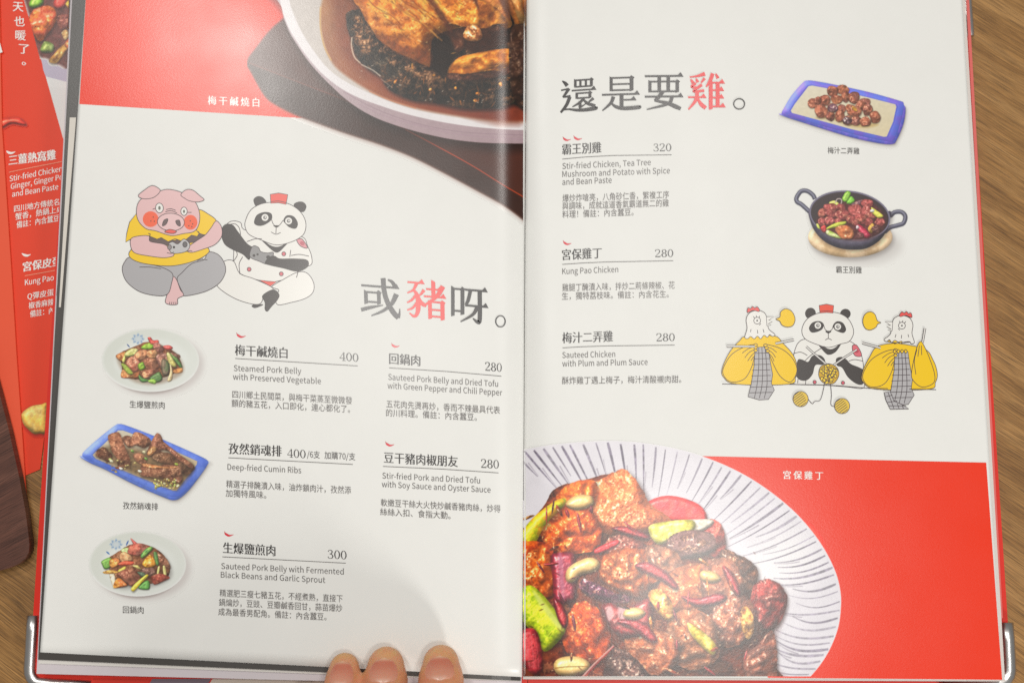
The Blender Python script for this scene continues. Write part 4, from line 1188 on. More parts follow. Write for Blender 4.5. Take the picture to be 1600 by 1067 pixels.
ph.build('food_photo', page_l, label='large photograph of braised pork belly on dark preserved vegetables in a white bowl', clip=[(-50, -400), (1575, -400), (1575, -164), (1565, 1252), (1565, 1400), (-50, 1400)])

# ------------------------------------------------------------------ big photograph, right page: kung pao chicken
kp = Photo(zr, 817, 684, 1318, 1056.5, 810, 680, 2.758, (246, 50, 18), 1.25, 7)
above = np.meshgrid(kp.PX, kp.PY)
kp.rgb[above[1] < 706 + (above[0] - 821) * (16.5 / 720)] = np.array(PBG) / 255.0
bowl = [(-60, 78), (20, 62), (120, 44), (250, 30), (370, 24), (480, 27), (600, 42), (700, 62), (800, 92), (900, 132), (1000, 184), (1100, 252), (1190, 328), (1265, 412), (1325, 500), (1368, 590), (1388, 670), (1390, 740), (1380, 820), (1352, 900), (1310, 975), (1248, 1050), (1200, 1090), (-60, 1090)]
BW = catmull(bowl, True, 4)
kp.flat(bowl, (236, 233, 238), nz=0.015, cell=3)
kp.flat([(980, 560), (1100, 430), (1230, 430), (1280, 560), (1200, 640), (1060, 690)], (246, 244, 246), soft=60)
ctr = np.array([560.0, 700.0])
rim_pts = catmull(bowl[:22], False, 14)
seg = np.concatenate([[0], np.cumsum(np.linalg.norm(np.diff(rim_pts, axis=0), axis=1))])
rs = np.random.RandomState(21)
s = 40.0
while s < seg[-1] - 10:
    p = np.array([np.interp(s, seg, rim_pts[:, 0]), np.interp(s, seg, rim_pts[:, 1])])
    frac = s / seg[-1]
    v = ctr - p; L_ = np.linalg.norm(v); v /= L_
    # streaks run down the wall of the bowl, bending as the bowl deepens
    ang = math.radians(-6 + 22 * math.sin(frac * 3.0))
    side_ = np.array([-v[1], v[0]])
    bend = (0.0 if frac < 0.55 else (frac - 0.55) * 260)
    n = 9
    ln = rs.uniform(0.55, 1.0) * (250 if frac < 0.5 else 330)
    st = rs.uniform(4, 14)
    tt = np.linspace(0, 1, n)
    path = np.array([p + v * (st + t * ln) + side_ * (-bend * math.sin(t * 2.6) * 0.42 + 40 * ang * t * t) for t in tt])
    wid = rs.uniform(5, 13) * np.interp(tt, [0, 0.15, 0.5, 1], [0.7, 1.0, 0.8, 0.25])
    q = catmull(path, False, 4); wq = np.interp(np.linspace(0, 1, len(q)), tt, wid)
    g = 84 + rs.randint(0, 56)
    kp.stroke_w = None
    tq = np.gradient(q, axis=0); tq /= np.linalg.norm(tq, axis=1, keepdims=True) + 1e-9
    nn = np.stack([-tq[:, 1], tq[:, 0]], -1)
    kp.flat(np.concatenate([q - nn * wq[:, None] / 2, (q + nn * wq[:, None] / 2)[::-1]]), (g, g - 8, g + 8), soft=1.5, smooth=False, nz=0.3, amt=rs.uniform(0.55, 0.9) * (1 - 0.3 * frac))
    if rs.rand() < 0.4:
        kp.flat(np.concatenate([q[len(q) // 2:] - nn[len(q) // 2:] * wq[len(q) // 2:, None] * 1.8 , (q[len(q) // 2:] - nn[len(q) // 2:] * wq[len(q) // 2:, None] * 1.2)[::-1]]), (150, 142, 154), soft=1.5, smooth=False, amt=0.6)
    s += rs.uniform(34, 62) if frac < 0.55 else rs.uniform(26, 44)
heap = [(-60, 420), (20, 400), (120, 290), (170, 225), (300, 190), (440, 160), (520, 230), (570, 290), (700, 280), (800, 360), (870, 420), (900, 500), (1000, 570), (1030, 640), (1110, 640), (1140, 720), (1100, 840), (1080, 960), (1060, 1090), (-60, 1090)]
kp.shadow(catmull(heap, True, 4), 14, 14, 26, 0.5, (0.35, 0.22, 0.22))
kp.piece(heap, (140, 68, 40), bev=60, spec=0.12, rough=2.5, var=0.35, cell=2, col2=(76, 36, 28), sh=0)
BR, BR2 = (198, 108, 44), (166, 78, 30)
def chick(P, c=BR, c2=BR2, **kw):
    a = dict(bev=46, spec=0.62, rough=1.6, var=0.20, cell=1, col2=c2, sh=0.65, grain=0.45, gloss=0.30); a.update(kw)
    P = np.asarray(P, float); m_ = P.mean(0)
    kp.piece(m_ + (P - m_) * 1.10, np.minimum(np.asarray(c) * np.array([1.22, 1.08, 0.98]) + 4, 255), **a)
# back
chick([(560, 300), (650, 265), (770, 300), (800, 365), (720, 370), (620, 360)], (206, 44, 48), (176, 30, 40), bev=22, spec=0.5)
chick([(320, 230), (370, 195), (450, 160), (510, 210), (560, 300), (640, 360), (560, 410), (430, 420), (350, 380)], (186, 118, 78), (160, 86, 50), rough=2.2)
chick([(820, 370), (870, 390), (890, 470), (870, 530), (810, 500), (790, 420)], (160, 84, 78), (120, 50, 50), bev=24)
chick([(880, 500), (950, 520), (1020, 570), (1010, 650), (930, 640), (880, 570)], (96, 66, 50), (70, 44, 38), rough=2.4)
chick([(1030, 640), (1105, 635), (1150, 700), (1120, 800), (1060, 820), (1010, 740)], (134, 60, 62), (96, 44, 44), rough=2.4)
chick([(1040, 900), (1090, 850), (1110, 960), (1090, 1080), (1000, 1080), (980, 960)], (140, 96, 84), (110, 70, 62), rough=2)
kp.piece([(650, 370), (820, 360), (835, 385), (760, 420), (660, 400)], (224, 214, 200), bev=14, spec=0.3)
kp.piece([(560, 395), (640, 370), (750, 365), (755, 410), (680, 440), (600, 470)], (206, 196, 74), bev=20, spec=0.4, col2=(226, 214, 130))
kp.piece([(640, 450), (720, 410), (830, 420), (850, 490), (760, 530), (660, 520)], (134, 100, 96), bev=28, spec=0.5, col2=(104, 76, 74))
chick([(170, 270), (230, 210), (320, 200), (330, 260), (300, 320), (220, 320)], (214, 120, 34), (196, 92, 24))
chick([(100, 400), (150, 340), (250, 310), (310, 340), (345, 400), (330, 480), (230, 500), (150, 500)], (188, 92, 26), (160, 70, 20), rough=2.2)
kp.piece([(-40, 520), (40, 380), (130, 300), (190, 270), (200, 300), (120, 380), (70, 470), (0, 560)], (186, 186, 40), bev=22, spec=0.4, col2=(214, 160, 50))
chick([(-40, 480), (60, 460), (130, 470), (140, 520), (60, 540), (-40, 560)], (206, 112, 38), (170, 66, 30))
chick([(380, 470), (440, 430), (540, 470), (560, 520), (480, 540), (400, 510)], (128, 70, 62), (96, 48, 44), bev=26)
kp.piece([(330, 490), (420, 450), (430, 470), (345, 510)], (190, 44, 54), bev=8, spec=0.5)
chick([(360, 560), (420, 500), (540, 500), (650, 530), (650, 600), (560, 640), (540, 690), (440, 660), (370, 620)], (166, 98, 54), (136, 72, 38))
chick([(20, 560), (60, 500), (120, 510), (150, 580), (140, 680), (80, 690), (20, 650)], (174, 94, 34), (150, 70, 26))
chick([(560, 480), (660, 500), (700, 560), (640, 620), (580, 580)], (150, 110, 86), (120, 80, 66))
chick([(610, 650), (680, 580), (780, 560), (810, 640), (800, 720), (700, 750), (630, 720)], (170, 108, 70), (142, 84, 54))
chick([(800, 560), (900, 540), (960, 620), (940, 720), (850, 760), (800, 680)], (140, 98, 80), (116, 74, 62), rough=2.4)
chick([(850, 740), (950, 690), (1010, 760), (990, 860), (900, 900), (830, 840)], (136, 92, 72), (108, 66, 56), rough=2.4)
chick([(660, 800), (760, 760), (850, 830), (850, 950), (760, 1000), (650, 940)], (146, 104, 78), (116, 78, 60), rough=2.4)
kp.piece([(280, 620), (330, 640), (420, 680), (480, 690), (470, 720), (380, 720), (300, 690), (260, 650)], (88, 40, 62), bev=18, spec=0.9, col2=(120, 70, 90))
kp.piece([(140, 520), (180, 505), (240, 510), (250, 600), (250, 690), (230, 715), (160, 720), (148, 620)], (150, 36, 52), bev=26, spec=0.9, col2=(110, 30, 50))
kp.piece([(270, 615), (340, 640), (440, 690), (420, 705), (330, 690), (280, 660)], (96, 44, 70), bev=14, spec=1.0)
kp.flat([(170, 520), (190, 518), (200, 690), (184, 700)], (206, 150, 170), soft=6, amt=0.6)
chick([(200, 870), (215, 790), (270, 725), (340, 760), (385, 840), (380, 950), (300, 970), (220, 930)], (176, 82, 24), (136, 52, 18), spec=0.5, bev=60)
chick([(470, 880), (560, 840), (660, 870), (680, 960), (600, 1020), (500, 980)], (150, 96, 66), (120, 70, 48))
chick([(400, 940), (470, 940), (560, 1040), (540, 1090), (380, 1090)], (70, 50, 50), (54, 36, 36), spec=0.6)
kp.piece([(355, 740), (400, 720), (470, 740), (560, 700), (580, 760), (560, 850), (450, 870), (390, 820)], (150, 44, 48), bev=30, spec=0.8, rough=2.5, col2=(100, 40, 44))
for q in ([(375, 745), (400, 735), (410, 770), (390, 800)], [(430, 740), (465, 745), (460, 790), (435, 785)]):
    kp.flat(q, (240, 206, 206), soft=5, amt=0.85)
kp.piece([(10, 680), (45, 645), (90, 670), (150, 740), (205, 825), (170, 890), (110, 930), (70, 850), (20, 800)], (150, 176, 22), bev=40, spec=0.5, col2=(186, 196, 50), rough=1.2)
kp.flat([(60, 670), (90, 690), (190, 820), (170, 830), (90, 730)], (226, 232, 150), soft=7, amt=0.75)
kp.piece([(10, 850), (60, 830), (90, 870), (105, 990), (80, 1030), (40, 1010), (14, 950)], (150, 44, 52), bev=24, spec=0.4, col2=(176, 60, 66))
for x in (30, 50, 70): kp.stroke([(x, 850), (x + 12, 930), (x + 18, 1000)], 2.5, (206, 120, 126), 0.6)
kp.piece([(560, 690), (600, 660), (650, 700), (670, 770), (650, 800), (610, 770)], (216, 160, 84), bev=22, spec=0.5, col2=(236, 190, 120))
kp.piece([(955, 760), (980, 735), (1010, 770), (1015, 840), (990, 880), (965, 840)], (204, 150, 76), bev=20, spec=0.4, col2=(226, 180, 110))
kp.piece([(730, 805), (790, 840), (850, 900), (840, 945), (790, 910), (740, 850)], (200, 176, 60), bev=16, spec=0.4, col2=(220, 206, 120))
def peanut(P, seam=None):
    kp.piece(P, (234, 198, 136), bev=26, spec=0.45, rough=0.5, var=0.06, col2=(236, 200, 140), sh=0.7)
    if seam: kp.stroke(seam, 4, (150, 96, 40), 0.8)
for q in ([(500, 560), (560, 545), (640, 590), (690, 650), (672, 664), (610, 622), (540, 590)], [(700, 690), (770, 700), (860, 680), (900, 700), (850, 730), (760, 735)], [(150, 700), (190, 730), (215, 790), (200, 830), (170, 790)],
          [(420, 800), (500, 790), (560, 820), (600, 880), (570, 890), (500, 840)], [(400, 400), (470, 392), (560, 430), (552, 452), (470, 430)], [(880, 560), (930, 600), (960, 680), (940, 690), (900, 630)]):
    kp.piece(q, (146, 26, 34), bev=16, spec=0.9, rough=0.7, sh=0.6, col2=(104, 20, 34))
peanut([(780, 600), (800, 580), (850, 590), (872, 620), (840, 636), (796, 628)])
peanut([(450, 770), (470, 745), (520, 742), (548, 765), (520, 790), (470, 790)])
peanut([(205, 300), (225, 270), (270, 255), (315, 262), (325, 295), (290, 315), (240, 320)])
peanut([(203, 605), (215, 570), (260, 540), (310, 525), (345, 540), (348, 570), (315, 590), (270, 600), (240, 630), (212, 630)])
peanut([(152, 990), (170, 962), (220, 950), (275, 958), (308, 985), (292, 1018), (230, 1035), (170, 1028)], [(156, 1002), (210, 996), (300, 994)])
kp.stroke([(275, 1040), (330, 980), (410, 905)], 7, (226, 176, 170), 0.9)
kp.stroke([(280, 1045), (335, 985), (412, 908)], 3, (190, 40, 50), 0.9)
rs = np.random.RandomState(15)
for i in range(34):                        # small shreds of chili, scallion and fried bits between the pieces
    x, y = rs.uniform(40, 1060), rs.uniform(300, 1040)
    if x > 640 and y < 430 + (x - 700) * 0.55: continue
    c = [(150, 36, 44), (110, 34, 50), (196, 128, 60), (150, 70, 40), (176, 170, 70), (90, 44, 40)][rs.choice(6, p=[.26, .16, .2, .2, .06, .12])]
    l_, w_, q = rs.uniform(14, 44), rs.uniform(3, 7.5), rs.uniform(0, math.pi)
    dx, dy, ex, ey = l_ * math.cos(q), l_ * math.sin(q), -w_ * math.sin(q), w_ * math.cos(q)
    kp.piece([(x - dx, y - dy), (x - dx * .3 + ex, y - dy * .3 + ey), (x + dx * .8 + ex * .6, y + dy * .8 + ey * .6), (x + dx, y + dy), (x + dx * .3 - ex, y + dy * .3 - ey), (x - dx * .7 - ex * .7, y - dy * .7 - ey * .7)],
             c, bev=w_ * 0.9, spec=0.6, rough=1.2, sh=0.5, col2=tuple(int(v * .75) for v in c))
rs = np.random.RandomState(5)
for i in range(300):
    x, y = rs.uniform(30, 1060), rs.uniform(230, 1060)
    if y < 300 and x > 520: continue
    if x > 700 and y < 420 + (x - 800) * 0.5: continue
    kp.fleck(x, y, rs.uniform(1.5, 6.5), rs.uniform(1, 2.6), rs.uniform(-70, 40), (255, 236, 206), rs.uniform(0.2, 0.7))
for i in range(150):
    x, y = rs.uniform(30, 1060), rs.uniform(430, 1060)
    kp.fleck(x, y, rs.uniform(5, 20), rs.uniform(2, 4), rs.uniform(0, 180), (70, 26, 18), rs.uniform(0.25, 0.6))
g_ = kp.rgb.mean(-1, keepdims=True)         # the print's ink is strong
kp.rgb = np.clip(g_ + (kp.rgb - g_) * 1.28, 0, 1)
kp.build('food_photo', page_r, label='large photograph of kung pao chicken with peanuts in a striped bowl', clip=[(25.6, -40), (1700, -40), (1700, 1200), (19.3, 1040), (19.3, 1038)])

# ------------------------------------------------------------------ the five small dish photographs
def dish(zf, pg, box, ox, oy, k, seed, draw, label, ss=1.6):
    d = Photo(zf, *box, ox, oy, k, PBG, ss, seed)
    draw(d)
    bgd = np.array(PBG) / 255.0
    d.rgb = bgd - (bgd - d.rgb) * 0.87
    d.build('food_photo', pg, 0.00007, label, thr=0.012, mat=M_PAPER)
def plate(d, cx, cy, rx_, ry_, rot):
    d.shadow(ringpts(cx, cy, rx_, ry_, 40), rx_ * 0.09, ry_ * 0.12, rx_ * 0.10, 0.34, (0.62, 0.55, 0.54))
    d.shadow(ringpts(cx + 8, cy, rx_ * 0.86, ry_ * 0.9, 40), 0, ry_ * 0.15, rx_ * 0.05, 0.55, (0.45, 0.38, 0.36))
    d.flat(ringpts(cx, cy, rx_, ry_, 40), (224, 228, 220), grad=(0.35, 1.0, (236, 238, 234)), smooth=False)
    d.flat(ringpts(cx, cy - ry_ * 0.02, rx_ * 0.96, ry_ * 0.955, 40), (216, 220, 210), grad=(0.6, 1.0, (232, 236, 230)), smooth=False, soft=6)
    d.flat(ringpts(cx + rx_ * .02, cy + ry_ * 0.02, rx_ * 0.76, ry_ * 0.70, 40), (232, 236, 230), soft=34, smooth=False)
    q = ringpts(cx, cy, rx_ * 0.985, ry_ * 0.985, 60)[4:27]
    d.stroke(q, 9, (246, 248, 246), 0.8)
def bluemark(d, cx, cy, r):
    for a in range(0, 360, 45):
        x, y = cx + r * math.cos(math.radians(a)), cy + r * 0.82 * math.sin(math.radians(a))
        d.fleck(x, y, r * 0.34, r * 0.12, a + 60, (56, 96, 166), 0.85); d.fleck(x, y, r * 0.5, r * 0.3, a, (150, 182, 210), 0.5)
    d.flat(ringpts(cx, cy, r * 0.9, r * 0.75, 16), (190, 206, 220), soft=r * .4, amt=0.5, smooth=False)

def dish_salt(d):     # drawing units: zoom of 150,500 x 7.62
    plate(d, 650, 480, 580, 375, 0)
    bluemark(d, 500, 225, 56); d.fleck(385, 305, 28, 8, 50, (60, 90, 150))
    d.shadow(catmull([(240, 430), (420, 330), (640, 250), (900, 340), (1030, 500), (1000, 640), (700, 750), (400, 690)], True, 4), 6, 20, 30, 0.5, (0.5, 0.36, 0.24))
    d.piece([(250, 420), (420, 330), (620, 260), (820, 320), (960, 400), (1020, 540), (960, 620), (760, 700), (540, 710), (340, 670), (300, 500)], (150, 84, 48), bev=120, spec=.1, rough=2, col2=(110, 60, 36), sh=0)
    P = d.piece
    P([(235, 425), (340, 375), (360, 430), (300, 490)], (198, 128, 66), bev=20, col2=(176, 100, 50))
    P([(300, 680), (320, 590), (400, 620), (500, 600), (510, 670), (420, 690)], (204, 132, 72), bev=24, col2=(186, 96, 50))
    P([(340, 400), (420, 340), (500, 350), (460, 420), (360, 440)], (176, 178, 90), bev=20, col2=(206, 196, 130))
    P([(540, 320), (600, 280), (690, 270), (670, 340), (560, 345)], (140, 176, 40), bev=16, col2=(110, 156, 30))
    P([(615, 210), (650, 205), (680, 240), (740, 240), (740, 280), (660, 290), (630, 250)], (196, 52, 48), bev=16, col2=(214, 90, 70))
    P([(800, 310), (870, 300), (915, 330), (880, 355), (820, 345)], (206, 60, 56), bev=14, spec=.6)
    P([(680, 290), (740, 270), (800, 330), (780, 380), (700, 360)], (176, 106, 92), bev=22, col2=(150, 84, 70))
    P([(450, 430), (500, 370), (590, 350), (620, 400), (560, 470), (480, 480)], (206, 140, 96), bev=34, col2=(180, 110, 70))
    P([(600, 400), (640, 360), (720, 360), (710, 440), (640, 450)], (222, 160, 106), bev=26, col2=(206, 136, 84))
    P([(360, 500), (440, 430), (520, 500), (490, 610), (420, 600)], (196, 120, 90), bev=30, col2=(172, 82, 60))
    P([(300, 530), (340, 520), (420, 600), (440, 640), (380, 640)], (146, 170, 50), bev=14, col2=(186, 190, 80))
    P([(310, 480), (340, 420), (350, 470), (330, 510)], (204, 196, 90), bev=10)
    P([(500, 530), (560, 500), (590, 560), (540, 600), (510, 580)], (120, 160, 30), bev=18, col2=(90, 130, 30))
    P([(560, 470), (640, 450), (720, 470), (760, 540), (700, 590), (600, 570)], (180, 112, 80), bev=34, col2=(150, 84, 58))
    P([(720, 430), (800, 390), (870, 440), (880, 560), (800, 590), (740, 520)], (150, 96, 82), bev=34, col2=(126, 76, 62))
    P([(780, 480), (830, 470), (880, 540), (860, 650), (790, 640)], (70, 92, 50), bev=26, col2=(96, 80, 60))
    P([(840, 400), (880, 400), (960, 540), (920, 560), (860, 500)], (190, 176, 84), bev=18, col2=(206, 196, 120))
    P([(880, 400), (940, 420), (1025, 540), (1010, 570), (960, 520)], (70, 116, 50), bev=18, col2=(100, 136, 60))
    P([(890, 390), (990, 410), (1000, 450), (930, 430)], (150, 100, 80), bev=12)
    P([(880, 520), (910, 600), (905, 710), (850, 725), (880, 620)], (226, 196, 140), bev=14)
    P([(920, 600), (1020, 570), (1025, 620), (940, 635)], (210, 136, 70), bev=12)
    P([(560, 610), (660, 580), (740, 590), (700, 640), (600, 700), (550, 660)], (166, 96, 72), bev=26, col2=(190, 130, 90))
    P([(510, 650), (560, 690), (640, 720), (560, 740), (515, 710)], (60, 110, 46), bev=16)
    P([(640, 690), (700, 640), (760, 620), (790, 700), (740, 740), (660, 730)], (84, 122, 62), bev=22, col2=(60, 96, 44))
    P([(620, 720), (680, 700), (720, 730), (700, 760), (640, 745)], (126, 176, 50), bev=14, spec=.5)
dish(zl, page_l, (148, 500, 330, 636), 150, 500, 7.62, 31, dish_salt, 'small photograph of fried pork with garlic sprouts on a white plate')

def dish_twice(d):    # zoom of 130,810 x 7.11
    plate(d, 605, 505, 540, 358, 0)
    bluemark(d, 365, 285, 52); d.fleck(490, 270, 34, 9, -65, (50, 92, 170)); d.fleck(275, 380, 28, 9, 40, (56, 110, 180))
    d.piece([(250, 470), (380, 370), (520, 290), (700, 290), (860, 370), (960, 520), (940, 640), (760, 720), (540, 740), (380, 730), (300, 580)], (150, 90, 56), bev=110, spec=.1, rough=2, col2=(120, 66, 40), sh=.4)
    P = d.piece
    P([(420, 350), (480, 320), (520, 350), (470, 400)], (170, 190, 120), bev=14)
    P([(525, 215), (560, 240), (620, 290), (640, 340), (590, 330), (550, 270)], (206, 72, 66), bev=14, spec=.5)
    P([(520, 300), (600, 270), (700, 290), (740, 330), (640, 400), (540, 400), (490, 370)], (186, 112, 92), bev=34, col2=(196, 84, 70))
    P([(400, 400), (460, 365), (540, 420), (530, 470), (430, 480)], (226, 178, 130), bev=26, col2=(214, 156, 104))
    P([(205, 470), (290, 430), (330, 470), (300, 540), (240, 560), (210, 510)], (120, 172, 70), bev=22, col2=(90, 146, 50))
    P([(290, 470), (360, 430), (410, 470), (380, 530), (310, 540)], (216, 150, 60), bev=24, col2=(206, 110, 50))
    P([(390, 500), (460, 470), (560, 480), (540, 510), (420, 520)], (206, 70, 44), bev=12)
    P([(640, 400), (700, 330), (760, 310), (770, 340), (700, 410), (650, 440)], (70, 130, 50), bev=16, col2=(110, 150, 60))
    P([(660, 490), (740, 400), (800, 460), (800, 520), (740, 545), (680, 530)], (236, 162, 40), bev=28, spec=.45, col2=(222, 140, 30))
    P([(800, 400), (860, 390), (940, 460), (970, 540), (920, 540), (840, 480)], (156, 100, 72), bev=24)
    P([(780, 380), (820, 380), (840, 500), (810, 510)], (70, 116, 50), bev=12)
    P([(550, 520), (610, 520), (640, 560), (590, 550)], (232, 206, 110), bev=12)
    P([(390, 570), (470, 530), (460, 590), (400, 600)], (226, 200, 70), bev=14)
    P([(380, 620), (470, 560), (580, 560), (640, 640), (600, 700), (540, 750), (460, 700)], (166, 96, 72), bev=40, col2=(146, 80, 60))
    P([(640, 570), (760, 540), (800, 600), (720, 640), (660, 620)], (126, 86, 74), bev=26)
    P([(600, 590), (680, 600), (690, 640), (640, 640)], (70, 90, 66), bev=14)
    P([(290, 610), (340, 600), (365, 740), (330, 750)], (240, 222, 190), bev=14)
    P([(330, 760), (380, 660), (460, 700), (490, 745), (400, 765)], (232, 150, 50), bev=22, col2=(226, 110, 50))
    P([(220, 590), (300, 570), (390, 590), (330, 610), (240, 610)], (214, 160, 70), bev=8)
    P([(830, 540), (850, 530), (840, 610), (820, 615)], (220, 206, 110), bev=6); P([(885, 530), (910, 530), (925, 630), (895, 630)], (216, 206, 120), bev=8)
    P([(760, 640), (860, 610), (960, 650), (900, 690), (790, 730)], (166, 70, 52), bev=20, col2=(140, 56, 44))
    P([(610, 770), (690, 690), (735, 700), (730, 785)], (84, 156, 60), bev=20)
    P([(535, 770), (600, 700), (700, 620), (720, 640), (640, 720), (570, 800), (540, 800)], (222, 196, 40), bev=14, spec=.4)
dish(zl, page_l, (128, 812, 310, 954), 130, 810, 7.11, 33, dish_twice, 'small photograph of pork with peppers and leeks on a white plate')

def tray(d, outer, inner, under, base, base2, blue, blue2, dk):
    d.shadow(catmull(under, True, 4), 14, 24, 34, 0.45, (0.52, 0.48, 0.46))
    d.shadow(catmull(under, True, 4), 6, 8, 12, 0.45, (0.40, 0.36, 0.36))
    d.piece(under, dk, bev=16, spec=.5, rough=.3, var=.05, smooth=True, sh=0, col2=blue2)
    d.piece(outer, blue, bev=22, spec=.3, rough=.3, var=.03, cell=3, smooth=True, sh=0, col2=blue2, shade=.3)
    d.flat([((x - np.mean([p[0] for p in inner])) * 1.03 + np.mean([p[0] for p in inner]), (y - np.mean([p[1] for p in inner])) * 1.04 + np.mean([p[1] for p in inner])) for x, y in inner], dk, soft=4, smooth=False, amt=.5)
    d.flat(inner, base, grad=(0.3, 1, base2), smooth=False, soft=3, nz=.02)
def dish_ribs(d):     # zoom of 120,640 x 6.668
    outer = [(55, 470), (110, 400), (260, 270), (395, 165), (440, 148), (520, 165), (800, 270), (1060, 380), (1300, 490), (1365, 530), (1365, 560), (1290, 680), (1180, 800), (1080, 895), (1010, 905), (900, 880), (600, 750), (300, 600), (110, 520)]
    under = [(60, 480), (120, 545), (300, 625), (600, 780), (900, 910), (1010, 942), (1090, 910), (1200, 800), (1370, 560), (1300, 560), (600, 600)]
    inner = [(165, 470), (430, 215), (480, 215), (800, 330), (1255, 535), (1250, 570), (1040, 840), (1000, 840), (600, 680), (200, 510)]
    tray(d, outer, inner, under, (222, 212, 190), (190, 166, 120), (84, 118, 222), (60, 92, 200), (66, 96, 186))
    P = d.piece
    d.flat([(190, 470), (330, 380), (700, 420), (1200, 560), (1080, 800), (980, 820), (640, 690), (300, 540)], (96, 66, 34), soft=30, amt=.75, nz=.3)
    R = dict(bev=44, rough=2.4, var=.22, spec=.25)
    P([(195, 470), (230, 410), (290, 390), (330, 430), (370, 480), (340, 540), (280, 520)], (120, 72, 50), col2=(96, 56, 38), **R)
    P([(470, 290), (540, 270), (590, 300), (560, 390), (510, 370)], (150, 96, 70), col2=(130, 80, 56), **R)
    P([(550, 350), (590, 240), (650, 235), (750, 290), (770, 350), (700, 400), (620, 370), (570, 385)], (172, 108, 78), col2=(150, 90, 62), **R)
    P([(325, 290), (350, 250), (430, 232), (470, 290), (500, 380), (550, 500), (560, 560), (510, 600), (440, 600), (410, 500), (360, 420)], (166, 102, 72), col2=(140, 82, 56), **R)
    P([(395, 600), (470, 590), (500, 580), (440, 620)], (150, 80, 46), bev=12)
    P([(590, 470), (660, 450), (730, 500), (700, 570), (620, 540)], (166, 106, 76), col2=(140, 86, 58), **R)
    P([(800, 420), (900, 440), (1040, 470), (1220, 580), (1200, 640), (1140, 680), (1000, 600), (850, 540), (780, 500)], (116, 74, 48), col2=(96, 60, 38), **R)
    P([(730, 440), (760, 380), (790, 300), (830, 245), (870, 260), (900, 330), (960, 380), (1020, 450), (900, 420), (820, 450), (770, 480)], (162, 98, 72), col2=(140, 80, 58), **R)
    P([(735, 450), (790, 380), (830, 400), (800, 460), (750, 485)], (206, 146, 86), bev=22, col2=(186, 120, 70))
    P([(900, 350), (960, 380), (1120, 500), (1210, 570), (1190, 610), (1080, 540), (980, 450)], (150, 88, 64), col2=(130, 74, 52), bev=24, rough=2)
    P([(665, 600), (700, 550), (820, 580), (960, 570), (1090, 590), (1100, 650), (1090, 760), (1000, 770), (900, 720), (760, 700), (670, 690)], (132, 80, 56), col2=(110, 64, 44), **R)
    P([(680, 560), (760, 565), (900, 590), (1080, 590), (980, 610), (820, 610), (700, 590)], (186, 116, 66), bev=12)
    for x, y, c in ((350, 520, (176, 180, 90)), (360, 535, (220, 214, 170)), (580, 430, (110, 146, 60)), (720, 510, (110, 150, 60)), (700, 440, (206, 196, 150)), (1035, 565, (150, 170, 50)), (655, 640, (226, 220, 190)), (460, 612, (226, 220, 200))):
        d.lump(x, y, 20, 14, 20, c, spec=.3)
    rs = np.random.RandomState(3)
    for i in range(44):
        d.lump(rs.uniform(800, 1060), rs.uniform(720, 820), rs.uniform(8, 20), rs.uniform(7, 14), rs.uniform(0, 90), [(196, 190, 96), (226, 216, 160), (176, 150, 60), (140, 110, 50), (150, 166, 70)][i % 5], spec=.3)
    for i in range(20):
        d.lump(rs.uniform(310, 640), rs.uniform(520, 650), rs.uniform(6, 14), rs.uniform(6, 10), 0, [(120, 90, 50), (176, 160, 90), (96, 70, 40)][i % 3], spec=.2)
dish(zl, page_l, (122, 650, 334, 790), 120, 640, 6.668, 35, dish_ribs, 'small photograph of cumin ribs on a blue-rimmed oblong plate')

def dish_plum(d):     # zoom of 1200,110 x 6.957
    outer = [(148, 465), (180, 400), (260, 270), (380, 135), (430, 113), (520, 120), (760, 165), (1100, 240), (1420, 330), (1475, 360), (1470, 450), (1420, 640), (1360, 770), (1300, 775), (1000, 715), (600, 610), (300, 525), (170, 490)]
    under = [(145, 470), (180, 505), (330, 555), (600, 640), (900, 730), (1200, 795), (1350, 805), (1400, 760), (1480, 560), (1480, 380), (1300, 500), (600, 500)]
    inner = [(248, 440), (290, 370), (440, 175), (480, 168), (760, 220), (1100, 300), (1385, 372), (1395, 400), (1360, 560), (1290, 722), (1260, 725), (900, 640), (500, 530), (260, 465)]
    tray(d, outer, inner, under, (230, 222, 198), (222, 206, 166), (72, 92, 214), (92, 74, 196), (62, 74, 190))
    d.flat([(520, 520), (700, 540), (900, 610), (1080, 625), (1200, 590), (1000, 560), (700, 480)], (196, 160, 84), soft=16, amt=.75)
    c = [(182, 100, 70), (196, 112, 70), (150, 84, 70), (170, 92, 66)]
    B = [(810, 215, 70, 55, 1), (700, 230, 62, 62, 0), (840, 290, 50, 60, 2), (935, 300, 62, 66, 2), (750, 320, 66, 52, 1), (610, 330, 66, 62, 0), (490, 360, 66, 56, 0), (540, 330, 40, 45, 3), (1050, 350, 66, 50, 2), (1010, 390, 66, 56, 3), (700, 410, 62, 52, 2), (800, 420, 50, 50, 2), (580, 450, 72, 76, 0), (900, 420, 60, 50, 1),
         (940, 450, 76, 66, 1), (1080, 430, 56, 66, 2), (680, 500, 50, 52, 2), (780, 500, 50, 72, 0), (1165, 510, 60, 66, 0), (870, 545, 62, 52, 2), (960, 550, 60, 50, 2), (1055, 560, 62, 56, 0)]
    for x, y, a, b_, i in B:
        d.lump(x, y, a, b_, 0, c[i], bev=40, spec=.28, rough=1.8, col2=(140, 66, 46), wob=.10)
    d.lump(705, 415, 52, 44, 0, (96, 58, 72), spec=.5); d.lump(865, 545, 46, 40, 0, (80, 50, 60), spec=.9)
    d.lump(940, 420, 40, 20, 40, (214, 150, 40), spec=.5)
dish(zr, page_r, (1216, 122, 1424, 236), 1200, 110, 6.957, 37, dish_plum, 'small photograph of plum chicken heaped on a blue-rimmed oblong plate')

